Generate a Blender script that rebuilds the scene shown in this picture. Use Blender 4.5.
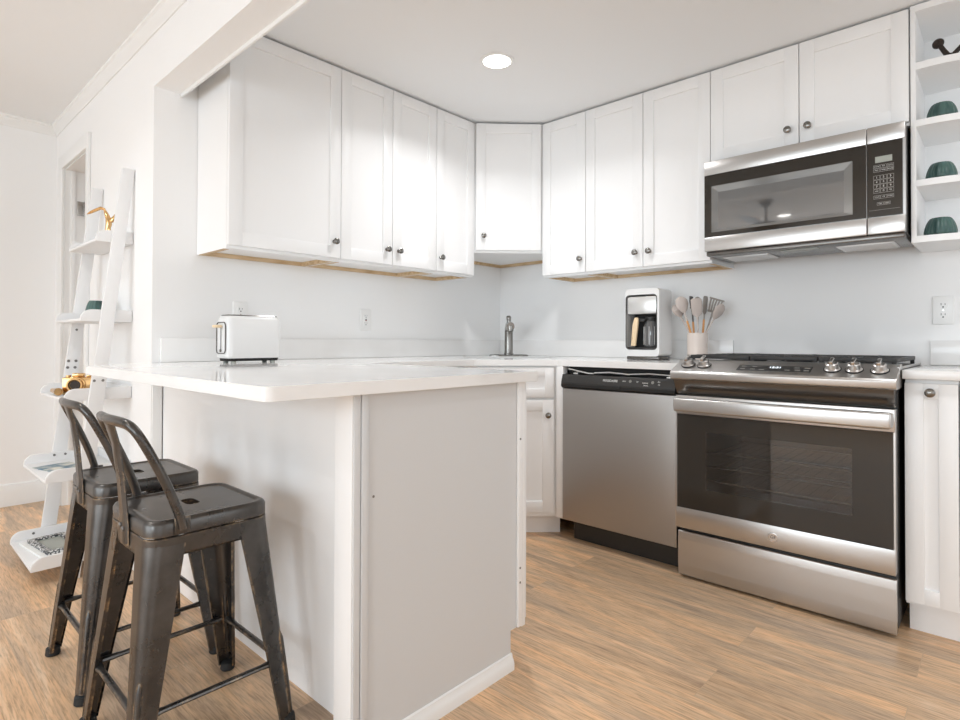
import bpy, bmesh, math, random
from mathutils import Vector, Matrix
random.seed(7)
for o in list(bpy.data.objects):
    bpy.data.objects.remove(o)
S = bpy.context.scene
COL = S.collection
PI = math.pi

# ------------------------------------------------------------------ camera
CAM_P = Vector((2.6536, -3.0684, 1.0031))
RX = Vector((0.73294344, 0.68028211, 0.00318926))
UP = Vector((0.00584131, -0.01098128, 0.99992264))
FW = Vector((-0.68026451, 0.73286811, 0.01202239))
cd = bpy.data.cameras.new('camera')
cd.sensor_width = 36.0
cd.lens = 572.011 * 36.0 / 960.0
cd.shift_y = (334.788 - 360.0) / 960.0
cd.clip_start = 0.05
cam = bpy.data.objects.new('camera', cd)
COL.objects.link(cam)
m = Matrix.Identity(4)
for i in range(3):
    m[i][0], m[i][1], m[i][2], m[i][3] = RX[i], UP[i], -FW[i], CAM_P[i]
cam.matrix_world = m
S.camera = cam

# ------------------------------------------------------------------ world, daylight, exposure
W = bpy.data.worlds.new('sky')
S.world = W
W.use_nodes = True
W.node_tree.nodes['Background'].inputs[0].default_value = (0.95, 0.97, 1.0, 1)
W.node_tree.nodes['Background'].inputs[1].default_value = 1.0


def area(name, loc, rot, sx, sy, power, col=(1, 1, 1), spread=PI):
    l = bpy.data.lights.new(name, 'AREA')
    l.shape = 'RECTANGLE'
    l.size, l.size_y, l.energy, l.color, l.spread = sx, sy, power, col, spread
    o = bpy.data.objects.new(name, l)
    COL.objects.link(o)
    o.location, o.rotation_euler = loc, rot
    return o


DAY = (0.80, 0.915, 1.0)
area('daylight_window_front', (0.05, -6.70, 1.25), (PI / 2, 0, 0), 1.5, 1.9, 22, DAY)          # through the three lights of the living room window
area('daylight_window_front', (1.60, -6.70, 1.25), (PI / 2, 0, 0), 1.5, 1.9, 21, DAY)
area('daylight_window_front', (3.14, -6.70, 1.60), (PI / 2, 0, 0), 0.9, 0.9, 26, DAY)
area('added_fill_right', (5.30, -4.6, 1.25), (PI / 2, 0, PI / 2), 2.6, 1.9, 4, DAY)  # unseen side opening, added to fill the living room with light
area('added_fill_kitchen', (4.70, -1.25, 1.35), (PI / 2, 0, PI / 2), 1.5, 1.3, 6, DAY)  # made-up side window, added as general fill for the kitchen
S.view_settings.view_transform = 'Standard'
S.view_settings.look = 'None'
S.view_settings.exposure = 0.43
S.view_settings.gamma = 1.0
S.view_settings.use_curve_mapping = False
S.cycles.max_bounces = 10
S.cycles.diffuse_bounces = 6
S.cycles.glossy_bounces = 5
S.cycles.caustics_reflective = False
S.cycles.caustics_refractive = False
S.cycles.sample_clamp_indirect = 6.0
S.cycles.use_denoising = True

# ------------------------------------------------------------------ materials


def mat(name, col, rough=0.5, metal=0.0, spec=0.5, coat=0.0, emit=None, es=0.0):
    mt = bpy.data.materials.new(name)
    mt.use_nodes = True
    b = mt.node_tree.nodes['Principled BSDF']
    b.inputs['Base Color'].default_value = (*col, 1)
    b.inputs['Roughness'].default_value = rough
    b.inputs['Metallic'].default_value = metal
    b.inputs['Specular IOR Level'].default_value = spec
    b.inputs['Coat Weight'].default_value = coat
    b.inputs['Coat Roughness'].default_value = 0.05
    if emit:
        b.inputs['Emission Color'].default_value = (*emit, 1)
        b.inputs['Emission Strength'].default_value = es
    return mt


def N(mt, kind, **kw):
    n = mt.node_tree.nodes.new(kind)
    for k, v in kw.items():
        if k in n.inputs:
            n.inputs[k].default_value = v
        else:
            setattr(n, k, v)
    return n


def L(mt, a, b):
    mt.node_tree.links.new(a, b)


def bsdf(mt):
    return mt.node_tree.nodes['Principled BSDF']


def coords(mt, scale=(1, 1, 1), kind='Object'):
    tc = N(mt, 'ShaderNodeTexCoord')
    mp = N(mt, 'ShaderNodeMapping')
    mp.inputs['Scale'].default_value = scale
    L(mt, tc.outputs[kind], mp.inputs[0])
    return mp.outputs[0]


def ramp(mt, fac, stops):
    r = N(mt, 'ShaderNodeValToRGB')
    while len(r.color_ramp.elements) < len(stops):
        r.color_ramp.elements.new(0.5)
    for e, (p, c) in zip(r.color_ramp.elements, stops):
        e.position = p
        e.color = (*c, 1)
    L(mt, fac, r.inputs[0])
    return r.outputs[0]


def noise_tint(mt, c1, c2, scale=6.0, stretch=(1, 1, 1), detail=4, lo=0.35, hi=0.65):
    v = coords(mt, stretch)
    n = N(mt, 'ShaderNodeTexNoise', Scale=scale, Detail=detail)
    L(mt, v, n.inputs['Vector'])
    L(mt, ramp(mt, n.outputs['Fac'], [(lo, c1), (hi, c2)]), bsdf(mt).inputs['Base Color'])
    return n


def bump(mt, scale, strength, stretch=(1, 1, 1), dist=0.002):
    v = coords(mt, stretch)
    n = N(mt, 'ShaderNodeTexNoise', Scale=scale, Detail=3)
    L(mt, v, n.inputs['Vector'])
    b = N(mt, 'ShaderNodeBump', Strength=strength, Distance=dist)
    L(mt, n.outputs['Fac'], b.inputs['Height'])
    L(mt, b.outputs[0], bsdf(mt).inputs['Normal'])


M = {}
M['wall'] = mat('wall_paint', (0.89, 0.89, 0.887), 0.6)
bump(M['wall'], 260, 0.12)
M['ceil'] = mat('ceiling_paint', (0.87, 0.885, 0.895), 0.8)
bump(M['ceil'], 180, 0.15)
M['trim'] = mat('trim_paint', (0.86, 0.86, 0.85), 0.35)
M['cab'] = mat('cabinet_paint', (0.87, 0.87, 0.868), 0.38)
M['panel'] = mat('laminate_panel', (0.89, 0.89, 0.888), 0.4)
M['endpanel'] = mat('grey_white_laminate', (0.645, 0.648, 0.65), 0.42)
M['quartz'] = mat('white_quartz', (0.84, 0.835, 0.82), 0.09)
noise_tint(M['quartz'], (0.84, 0.835, 0.825), (0.88, 0.877, 0.87), 3.0, (1, 1.6, 1), 6)
M['wood'] = mat('bare_plywood', (0.62, 0.44, 0.26), 0.6)
noise_tint(M['wood'], (0.50, 0.33, 0.17), (0.70, 0.52, 0.32), 9.0, (1, 6, 6))
M['steel'] = mat('brushed_steel', (0.56, 0.545, 0.53), 0.30, 1.0)
bump(M['steel'], 40, 0.06, (0.3, 0.3, 30), 0.001)
M['steel_door'] = mat('brushed_steel_door', (0.43, 0.415, 0.40), 0.42, 1.0)
bump(M['steel_door'], 40, 0.05, (30, 30, 0.3), 0.001)
M['steel_dark'] = mat('dark_steel', (0.16, 0.15, 0.14), 0.25, 0.9)
M['nickel'] = mat('satin_nickel', (0.58, 0.56, 0.54), 0.22, 1.0)
M['gunmetal'] = mat('dark_nickel', (0.24, 0.23, 0.215), 0.2, 1.0)
M['blackglass'] = mat('black_glass', (0.030, 0.025, 0.020), 0.05, 0, 0.45)
M['meshglass'] = mat('grey_screened_glass', (0.24, 0.24, 0.24), 0.035, 0.65, 0.5)
M['black'] = mat('black_plastic', (0.022, 0.021, 0.02), 0.38)
M['blackm'] = mat('black_matte', (0.012, 0.012, 0.012), 0.7)
M['iron'] = mat('cast_iron', (0.035, 0.034, 0.033), 0.5, 0.3)
M['cavity'] = mat('oven_enamel', (0.24, 0.21, 0.18), 0.3)
M['white'] = mat('white_plastic', (0.76, 0.76, 0.755), 0.3)
M['ink'] = mat('white_print', (0.75, 0.75, 0.73), 0.5)
M['greyink'] = mat('grey_print', (0.38, 0.37, 0.35), 0.5)
M['lcd'] = mat('grey_display', (0.36, 0.38, 0.34), 0.25)
M['glow'] = mat('display_digits', (0.8, 0.85, 0.85), 0.5, emit=(0.8, 0.9, 1.0), es=1.2)
M['lamp'] = mat('lamp_lens', (1, 1, 1), 0.5, emit=(1.0, 0.97, 0.92), es=6.0)
M['gold'] = mat('gold_metal', (0.70, 0.44, 0.20), 0.18, 1.0)
M['teal'] = mat('teal_glaze', (0.045, 0.115, 0.105), 0.35)
noise_tint(M['teal'], (0.014, 0.046, 0.043), (0.065, 0.135, 0.122), 22, (1, 1, 0.2))
M['bronze'] = mat('dark_bronze', (0.035, 0.026, 0.021), 0.4, 0.6)
M['ladder'] = mat('ladder_paint', (0.80, 0.80, 0.80), 0.4)
M['screw'] = mat('screw_metal', (0.22, 0.215, 0.21), 0.4, 0.8)
M['silicone'] = mat('grey_silicone', (0.34, 0.31, 0.28), 0.6)
M['silicone2'] = mat('taupe_silicone', (0.55, 0.48, 0.44), 0.6)
M['silicone3'] = mat('dark_silicone', (0.11, 0.10, 0.095), 0.5)
M['handle'] = mat('beech_handle', (0.62, 0.30, 0.10), 0.5)
M['pale_handle'] = mat('pale_wood', (0.80, 0.62, 0.40), 0.5)
M['crock'] = mat('cream_ceramic', (0.72, 0.63, 0.57), 0.25)
M['paper'] = mat('white_paper', (0.82, 0.82, 0.80), 0.6)
M['rubber'] = mat('black_rubber', (0.015, 0.015, 0.015), 0.7)
M['red'] = mat('red_button', (0.25, 0.03, 0.02), 0.5)
M['foil'] = mat('foil', (0.75, 0.75, 0.74), 0.3, 0.9)
M['carafe'] = mat('dark_carafe_glass', (0.10, 0.10, 0.10), 0.05, 0, 0.6, 0.5)

# brochure
mt = M['brochure'] = mat('printed_brochure', (0.3, 0.4, 0.45), 0.35)
noise_tint(mt, (0.03, 0.13, 0.20), (0.70, 0.68, 0.58), 16, (1, 1, 1), 3, 0.42, 0.62)
# patterned frame
mt = M['pattern'] = mat('black_white_pattern', (0.5, 0.5, 0.5), 0.4)
v = coords(mt)
vo = N(mt, 'ShaderNodeTexVoronoi', Scale=70.0, feature='DISTANCE_TO_EDGE')
L(mt, v, vo.inputs['Vector'])
L(mt, ramp(mt, vo.outputs['Distance'], [(0.10, (0.03, 0.035, 0.04)), (0.18, (0.75, 0.75, 0.74))]), bsdf(mt).inputs['Base Color'])

# rubbed metal of the stools
mt = M['stool'] = mat('rubbed_dark_metal', (0.06, 0.05, 0.045), 0.33, 0.85)
v = coords(mt)
n1 = N(mt, 'ShaderNodeTexNoise', Scale=6.0, Detail=6, Roughness=0.65)
L(mt, v, n1.inputs['Vector'])
c1 = ramp(mt, n1.outputs['Fac'], [(0.30, (0.060, 0.057, 0.055)), (0.68, (0.125, 0.117, 0.11))])
n2 = N(mt, 'ShaderNodeTexNoise', Scale=26.0, Detail=5, Roughness=0.7)
L(mt, v, n2.inputs['Vector'])
bv_ = N(mt, 'ShaderNodeBevel', samples=4, Radius=0.007)
ge = N(mt, 'ShaderNodeNewGeometry')
dt = N(mt, 'ShaderNodeVectorMath', operation='DOT_PRODUCT')
L(mt, bv_.outputs[0], dt.inputs[0])
L(mt, ge.outputs['Normal'], dt.inputs[1])
edge = N(mt, 'ShaderNodeMapRange')
edge.inputs[1].default_value, edge.inputs[2].default_value = 0.995, 0.90
L(mt, dt.outputs['Value'], edge.inputs[0])
sp = N(mt, 'ShaderNodeMapRange')
sp.inputs[1].default_value, sp.inputs[2].default_value = 0.48, 0.66
L(mt, n2.outputs['Fac'], sp.inputs[0])
pr_ = N(mt, 'ShaderNodeMath', operation='MULTIPLY')
L(mt, edge.outputs[0], pr_.inputs[0])
L(mt, sp.outputs[0], pr_.inputs[1])
sp2 = N(mt, 'ShaderNodeMapRange')
sp2.inputs[1].default_value, sp2.inputs[2].default_value, sp2.inputs[4].default_value = 0.68, 0.80, 0.55
L(mt, n2.outputs['Fac'], sp2.inputs[0])
mxx = N(mt, 'ShaderNodeMath', operation='MAXIMUM')
L(mt, pr_.outputs[0], mxx.inputs[0])
L(mt, sp2.outputs[0], mxx.inputs[1])
mx = N(mt, 'ShaderNodeMix', data_type='RGBA')
L(mt, mxx.outputs[0], mx.inputs[0])
L(mt, c1, mx.inputs[6])
mx.inputs[7].default_value = (0.48, 0.35, 0.22, 1)
L(mt, mx.outputs[2], bsdf(mt).inputs['Base Color'])
L(mt, ramp(mt, n1.outputs['Fac'], [(0.3, (0.22, 0.22, 0.22)), (0.7, (0.36, 0.36, 0.36))]), bsdf(mt).inputs['Roughness'])

# oven window glass: tinted and reflecting
mt = M['ovenglass'] = bpy.data.materials.new('oven_window_glass')
mt.use_nodes = True
nt = mt.node_tree
nt.nodes.remove(nt.nodes['Principled BSDF'])
tr = N(mt, 'ShaderNodeBsdfTransparent', Color=(0.68, 0.64, 0.60, 1))
gl = N(mt, 'ShaderNodeBsdfGlossy', Color=(0.9, 0.9, 0.9, 1), Roughness=0.04)
fr = N(mt, 'ShaderNodeFresnel', IOR=1.6)
ms = N(mt, 'ShaderNodeMixShader')
L(mt, fr.outputs[0], ms.inputs[0])
L(mt, tr.outputs[0], ms.inputs[1])
L(mt, gl.outputs[0], ms.inputs[2])
L(mt, ms.outputs[0], nt.nodes['Material Output'].inputs[0])

# floor planks along x
mt = M['floor'] = mat('oak_plank_floor', (0.5, 0.33, 0.2), 0.38)
v = coords(mt)
br = N(mt, 'ShaderNodeTexBrick', offset=0.37, offset_frequency=2)
for k, val in {'Scale': 1.0, 'Mortar Size': 0.0012, 'Mortar Smooth': 0.1, 'Bias': 0.0, 'Brick Width': 1.22, 'Row Height': 0.182}.items():
    br.inputs[k].default_value = val
br.inputs['Color1'].default_value = (0, 0, 0, 1)
br.inputs['Color2'].default_value = (1, 1, 1, 1)
br.inputs['Mortar'].default_value = (0.5, 0.5, 0.5, 1)
L(mt, v, br.inputs['Vector'])
# per-plank offset of the grain
sc1 = N(mt, 'ShaderNodeVectorMath', operation='SCALE', Scale=7.3)
L(mt, br.outputs['Color'], sc1.inputs[0])
ad = N(mt, 'ShaderNodeVectorMath', operation='ADD')
L(mt, v, ad.inputs[0])
L(mt, sc1.outputs[0], ad.inputs[1])
mp = N(mt, 'ShaderNodeMapping')
mp.inputs['Scale'].default_value = (0.9, 7.0, 1)
L(mt, ad.outputs[0], mp.inputs[0])
g1 = N(mt, 'ShaderNodeTexNoise', Scale=1.3, Detail=6, Roughness=0.62, Distortion=1.1)
L(mt, mp.outputs[0], g1.inputs['Vector'])
mp2 = N(mt, 'ShaderNodeMapping')
mp2.inputs['Scale'].default_value = (6.0, 95.0, 1)
L(mt, ad.outputs[0], mp2.inputs[0])
g2 = N(mt, 'ShaderNodeTexNoise', Scale=2.0, Detail=4, Roughness=0.65, Distortion=0.4)
L(mt, mp2.outputs[0], g2.inputs['Vector'])
ca = ramp(mt, g1.outputs['Fac'], [(0.30, (0.40, 0.275, 0.18)), (0.45, (0.62, 0.43, 0.275)), (0.57, (0.77, 0.50, 0.29)), (0.74, (0.86, 0.66, 0.465))])
cb = ramp(mt, g2.outputs['Fac'], [(0.30, (0.56, 0.54, 0.52)), (0.56, (1.10, 1.10, 1.10))])
mu = N(mt, 'ShaderNodeMix', data_type='RGBA', blend_type='MULTIPLY')
mu.inputs[0].default_value = 0.9
L(mt, ca, mu.inputs[6])
L(mt, cb, mu.inputs[7])
mp3 = N(mt, 'ShaderNodeMapping')
mp3.inputs['Scale'].default_value = (0.55, 4.2, 1)
L(mt, ad.outputs[0], mp3.inputs[0])
g3 = N(mt, 'ShaderNodeTexNoise', Scale=1.7, Detail=3, Roughness=0.5, Distortion=0.6)
L(mt, mp3.outputs[0], g3.inputs['Vector'])
zone = N(mt, 'ShaderNodeMix', data_type='RGBA', blend_type='MULTIPLY')
zone.inputs[0].default_value = 1.0
L(mt, mu.outputs[2], zone.inputs[6])
L(mt, ramp(mt, g3.outputs['Fac'], [(0.36, (0.80, 0.83, 0.88)), (0.48, (0.97, 0.98, 1.0)), (0.62, (1.06, 1.02, 0.97))]), zone.inputs[7])
tone = ramp(mt, br.outputs['Color'], [(0.0, (0.84, 0.84, 0.84)), (1.0, (1.05, 1.04, 1.03))])
mu2 = N(mt, 'ShaderNodeMix', data_type='RGBA', blend_type='MULTIPLY')
mu2.inputs[0].default_value = 1.0
L(mt, zone.outputs[2], mu2.inputs[6])
L(mt, tone, mu2.inputs[7])
seam = N(mt, 'ShaderNodeMix', data_type='RGBA')
L(mt, br.outputs['Fac'], seam.inputs[0])
L(mt, mu2.outputs[2], seam.inputs[6])
seam.inputs[7].default_value = (0.52, 0.36, 0.23, 1)
L(mt, seam.outputs[2], bsdf(mt).inputs['Base Color'])
bp_ = N(mt, 'ShaderNodeBump', Strength=0.10, Distance=0.001)
L(mt, g2.outputs['Fac'], bp_.inputs['Height'])
L(mt, bp_.outputs[0], bsdf(mt).inputs['Normal'])

# ------------------------------------------------------------------ mesh helpers


def basis(d):
    d = d.normalized()
    a = Vector((0, 0, 1)) if abs(d.z) < 0.9 else Vector((1, 0, 0))
    x = d.cross(a).normalized()
    return x, x.cross(d).normalized()


class MB:
    def __init__(s):
        s.bm = bmesh.new()
        s.n = 1

    def face(s, vs):
        try:
            return s.bm.faces.new(vs)
        except ValueError:
            return None

    def box(s, x0, x1, y0, y1, z0, z1, b=0.0, seg=2):
        e = (s.n % 7) * 2.5e-5                       # no two boxes of one mesh share a plane
        s.n += 1
        vs = [s.bm.verts.new((x, y, z)) for x in (x0 + e, x1 - e) for y in (y0 + e, y1 - e) for z in (z0 + e, z1 - e)]
        fs = [s.face([vs[i] for i in q]) for q in ((0, 1, 3, 2), (4, 6, 7, 5), (0, 4, 5, 1), (2, 3, 7, 6), (0, 2, 6, 4), (1, 5, 7, 3))]
        if b > 0:
            es = list({e for f in fs for e in f.edges})
            bmesh.ops.bevel(s.bm, geom=es, offset=b, segments=seg, affect='EDGES', profile=0.5)
        return s

    def rings(s, rows, closed=True, cap0=True, cap1=True):
        R = [[s.bm.verts.new(p) for p in r] for r in rows]
        n = len(rows[0])
        for a, b in zip(R, R[1:]):
            for i in range(n if closed else n - 1):
                j = (i + 1) % n
                s.face((a[i], a[j], b[j], b[i]))
        if cap0:
            s.face(R[0][::-1])
        if cap1:
            s.face(R[-1])
        return s

    def cyl(s, p0, p1, r0, r1=None, n=20, caps=True):
        p0, p1 = Vector(p0), Vector(p1)
        r1 = r0 if r1 is None else r1
        x, y = basis(p1 - p0)
        ring = lambda p, r: [p + (x * math.cos(t) + y * math.sin(t)) * r for t in (2 * PI * i / n for i in range(n))]
        return s.rings([ring(p0, r0), ring(p1, r1)], cap0=caps, cap1=caps)

    def lathe(s, prof, o=(0, 0, 0), d=(0, 0, 1), n=28):
        """prof: (radius, height) pairs along d"""
        o, d = Vector(o), Vector(d).normalized()
        x, y = basis(d)
        rows = []
        for r, h in prof:
            r = max(r, 1e-5)
            rows.append([o + d * h + (x * math.cos(t) + y * math.sin(t)) * r for t in (2 * PI * i / n for i in range(n))])
        return s.rings(rows)

    def tube(s, pts, r, n=12, ry=None, up=None):
        """swept along pts; r may be a list; ry/up give an oval section"""
        P = [Vector(p) for p in pts]
        rs = r if isinstance(r, (list, tuple)) else [r] * len(P)
        rows = []
        prev = Vector(up) if up else None
        for i, p in enumerate(P):
            t = (P[min(i + 1, len(P) - 1)] - P[max(i - 1, 0)]).normalized()
            if prev is None:
                x, y = basis(t)
            else:
                y = (prev - t * prev.dot(t)).normalized()
                x = t.cross(y).normalized()
            prev = y
            k = (ry / r) if (ry and not isinstance(r, (list, tuple))) else (ry or 1.0)
            rows.append([p + x * math.cos(a) * rs[i] + y * math.sin(a) * rs[i] * k for a in (2 * PI * j / n for j in range(n))])
        return s.rings(rows)

    def prism(s, poly, lo, hi, axis='z', b=0.0):
        """poly of 2-tuples: axis z (x,y); axis x (y,z); axis y (x,z)"""
        f = {'z': lambda p, h: (p[0], p[1], h), 'x': lambda p, h: (h, p[0], p[1]), 'y': lambda p, h: (p[0], h, p[1])}[axis]
        A = [s.bm.verts.new(f(p, lo)) for p in poly]
        B = [s.bm.verts.new(f(p, hi)) for p in poly]
        fs = [s.face(A[::-1]), s.face(B)]
        for i in range(len(A)):
            j = (i + 1) % len(A)
            fs.append(s.face((A[i], A[j], B[j], B[i])))
        if b > 0:
            es = list({e for q in fs if q for e in q.edges})
            bmesh.ops.bevel(s.bm, geom=es, offset=b, segments=2, affect='EDGES', profile=0.5)
        return s

    def holed(s, outer, holes, lo, hi):
        """plate with holes, thickness lo..hi in z"""
        bm = bmesh.new()
        loops = []
        for lp in [outer] + holes:
            vs = [bm.verts.new((p[0], p[1], hi)) for p in lp]
            es = [bm.edges.new((vs[i], vs[(i + 1) % len(vs)])) for i in range(len(vs))]
            loops.append((vs, es))
        bmesh.ops.triangle_fill(bm, use_beauty=True, use_dissolve=False, edges=[e for _, es in loops for e in es])
        geom = bmesh.ops.extrude_face_region(bm, geom=list(bm.faces))
        bmesh.ops.translate(bm, verts=[g for g in geom['geom'] if isinstance(g, bmesh.types.BMVert)], vec=(0, 0, lo - hi))
        me = bpy.data.meshes.new('tmp')
        bm.to_mesh(me)
        s.bm.from_mesh(me)
        bpy.data.meshes.remove(me)
        bm.free()
        return s

    def xf(s, Mx):
        bmesh.ops.transform(s.bm, matrix=Mx, verts=s.bm.verts)
        return s


SHIFT = {}      # object name -> world position of its origin, for things built in place


def obj(name, mb, m_, parent=None, at=None, angle=35, smooth=True):
    """link the collected mesh as ONE object; under a thing built in place its points are given in world space"""
    bm = mb.bm
    bmesh.ops.recalc_face_normals(bm, faces=bm.faces)
    sh = Vector((0, 0, 0))
    if parent is not None:
        sh = SHIFT.get(parent.name, Vector((0, 0, 0)))
    elif at is not None:
        sh = Vector(at)
    if sh.length > 0:
        bmesh.ops.translate(bm, verts=bm.verts, vec=-sh)
    me = bpy.data.meshes.new(name)
    bm.to_mesh(me)
    bm.free()
    if smooth:
        for p in me.polygons:
            p.use_smooth = True
        me.set_sharp_from_angle(angle=math.radians(angle))
    me.materials.append(M[m_] if isinstance(m_, str) else m_)
    o = bpy.data.objects.new(name, me)
    COL.objects.link(o)
    if parent is not None:
        o.parent = parent
    else:
        o.location = sh
    SHIFT[o.name] = sh
    return o


def tag(o, label, cat, group=None, kind=None):
    o['label'] = label
    o['category'] = cat
    if group:
        o['group'] = group
    if kind:
        o['kind'] = kind
    return o


def thing(name, label, cat, loc=(0, 0, 0), rz=0.0, group=None, local=False):
    """Empty at the thing's base; local=True: parts are given in the thing's own axes"""
    o = bpy.data.objects.new(name, None)
    o.empty_display_size = 0.1
    COL.objects.link(o)
    o.location = loc
    o.rotation_euler = (0, 0, rz)
    SHIFT[o.name] = Vector((0, 0, 0)) if local else Vector(loc)
    return tag(o, label, cat, group)


def struct(name, mb, m_, label=None, parent=None):
    o = obj(name, mb, m_, parent)
    if parent is None:
        o['kind'] = 'structure'
        tag(o, label or name.replace('_', ' '), name.split('_')[0])
    return o


def dup(root, loc, rz, label):
    r = root.copy()
    COL.objects.link(r)
    r.location = loc
    r.rotation_euler = (0, 0, rz)
    r['label'] = label
    for ch in list(root.children):
        c = ch.copy()
        COL.objects.link(c)
        c.parent = r
        for g in list(ch.children):
            d = g.copy()
            COL.objects.link(d)
            d.parent = c
    return r


def text(name, s, size, parent, Mx, m_='ink', ext=0.0003):
    """lettering as a real thin mesh, centred; Mx places its x/y plane in world space (or in the thing's axes)"""
    cu = bpy.data.curves.new(name, 'FONT')
    cu.body = s
    cu.size = size
    cu.extrude = ext
    cu.align_x = 'CENTER'
    cu.align_y = 'CENTER'
    cu.resolution_u = 3
    to = bpy.data.objects.new(name, cu)
    COL.objects.link(to)
    me = bpy.data.meshes.new_from_object(to.evaluated_get(bpy.context.evaluated_depsgraph_get()))
    bpy.data.objects.remove(to)
    mb = MB()
    mb.bm.from_mesh(me)
    bpy.data.meshes.remove(me)
    mb.xf(Mx)
    return obj(name, mb, m_, parent, smooth=False)


def facing_front(x, y, z):
    """text plane standing upright and facing -y"""
    return Matrix.Translation((x, y, z)) @ Matrix.Rotation(PI / 2, 4, 'X')


def arc(cx, cy, r, a0, a1, n=8):
    return [(cx + r * math.cos(math.radians(a0 + (a1 - a0) * i / n)), cy + r * math.sin(math.radians(a0 + (a1 - a0) * i / n))) for i in range(n + 1)]


def rrect(x0, x1, y0, y1, r, n=5):
    return arc(x1 - r, y1 - r, r, 0, 90, n) + arc(x0 + r, y1 - r, r, 90, 180, n) + arc(x0 + r, y0 + r, r, 180, 270, n) + arc(x1 - r, y0 + r, r, 270, 360, n)


# ------------------------------------------------------------------ the room
KC, LC = 2.312, 2.366          # kitchen and living room ceilings
PY, PB = -2.243, -2.14         # the two faces of the partition wall
XF, XR, YF = -1.80, 4.6, -6.6
struct('floor', MB().box(XF - .1, 5.3, YF - .1, 0.1, -0.06, 0), 'floor', 'oak plank floor running through kitchen and living room')
struct('ceiling', MB().box(-0.12, XR, PB, 0.0, KC, KC + .12), 'ceil', 'kitchen ceiling above the wall cabinets')
struct('ceiling_living', MB().box(XF, 5.3, YF, PY, LC, LC + .1), 'ceil', 'living room ceiling beyond the crown moulding')
struct('ceiling_hall', MB().box(XF, -0.12, PB, 0.0, LC, LC + .1), 'ceil', 'hall ceiling behind the doorway')
struct('wall_left', MB().box(-0.12, 0, PB, 0, 0, KC), 'wall', 'white kitchen wall behind the toaster')
struct('wall_back', MB().box(XF - .1, XR, 0, 0.1, 0, LC + .1), 'wall', 'white kitchen wall behind the range')
mb = MB()
mb.box(XF, -1.58, PY, PB, 0, LC + .1).box(-1.025, 0, PY, PB, 0, LC + .1).box(-1.58, -1.025, PY, PB, 2.055, LC + .1)
struct('wall_partition', mb, 'wall', 'white partition wall with the doorway behind the ladder shelf')
struct('wall_header', MB().box(0, XR, PY, PB, 2.081, LC + .1), 'wall', 'white header spanning the opening above the peninsula')
struct('trim_header', MB().box(0.0, XR, PB, PB + .010, 2.066, 2.10, .002), 'trim', 'white trim strip along the inner edge of the header')
struct('wall_far', MB().box(XF - .1, XF, YF, 0, 0, LC + .1), 'wall', 'far white wall of the living room')
mb = MB()                                                   # right side: kitchen and living room parts with openings added for the fill lights
mb.box(XR, XR + .1, -2.14, -2.02, 0, LC).box(XR, XR + .1, -.48, 0, 0, LC).box(XR, XR + .1, -2.02, -.48, 0, .68).box(XR, XR + .1, -2.02, -.48, 2.02, LC)
struct('wall_kitchen_right', mb, 'wall', 'kitchen side wall opposite the cabinets')
struct('wall_return', MB().box(XR, 5.3, PY, PB, 0, LC + .1), 'wall', 'short return wall of the living room')
mb = MB()
mb.box(5.2, 5.3, YF, -5.92, 0, LC).box(5.2, 5.3, -3.28, PY, 0, LC).box(5.2, 5.3, -5.92, -3.28, 0, .28).box(5.2, 5.3, -5.92, -3.28, 2.22, LC)
struct('wall_right', mb, 'wall', 'living room side wall')
mb = MB()
mb.box(XF, -.72, YF - .1, YF, 0, LC).box(3.92, 5.3, YF - .1, YF, 0, LC).box(-.72, 3.92, YF - .1, YF, 0, .28).box(-.72, 3.92, YF - .1, YF, 2.22, LC)
struct('wall_front', mb, 'wall', 'living room wall with the wide window')
mb = MB()
for x in (-.72, .82, 2.36, 3.90):
    mb.box(x, x + .03, YF - .07, YF - .02, .28, 2.22)
mb.box(-.72, 3.93, YF - .07, YF - .02, .28, .33).box(-.72, 3.93, YF - .07, YF - .02, 2.17, 2.22)
struct('window_1', mb, 'trim', 'wide living room window frame')

# mouldings
crown = [(PY, LC - .064), (PY - .006, LC - .064), (PY - .009, LC - .052), (PY - .022, LC - .036), (PY - .026, LC - .018), (PY - .034, LC - .012), (PY - .034, LC), (PY, LC)]
struct('trim_crown', MB().prism(crown, XF, XR, 'x'), 'trim', 'white crown moulding above the partition wall')
crown_f = [(XF + (PY - a), z) for a, z in crown]
struct('trim_crown_far', MB().prism(crown_f, YF, PY, 'y'), 'trim', 'white crown moulding on the far wall')
struct('baseboard_far', MB().prism([(XF, 0), (XF + .016, 0), (XF + .016, .105), (XF + .008, .128), (XF, .132)], YF, PY, 'y'), 'trim', 'white baseboard on the far wall')
struct('baseboard_partition', MB().prism([(PY, 0), (PY - .014, 0), (PY - .014, .105), (PY - .006, .128), (PY, .132)], -.982, -.0, 'x'), 'trim', 'white baseboard behind the ladder shelf')
struct('trim_wall_end', MB().box(0.0, .012, PY + .002, -2.203, 0, .875, .002), 'trim', 'white trim board on the wall end under the counter')

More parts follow.
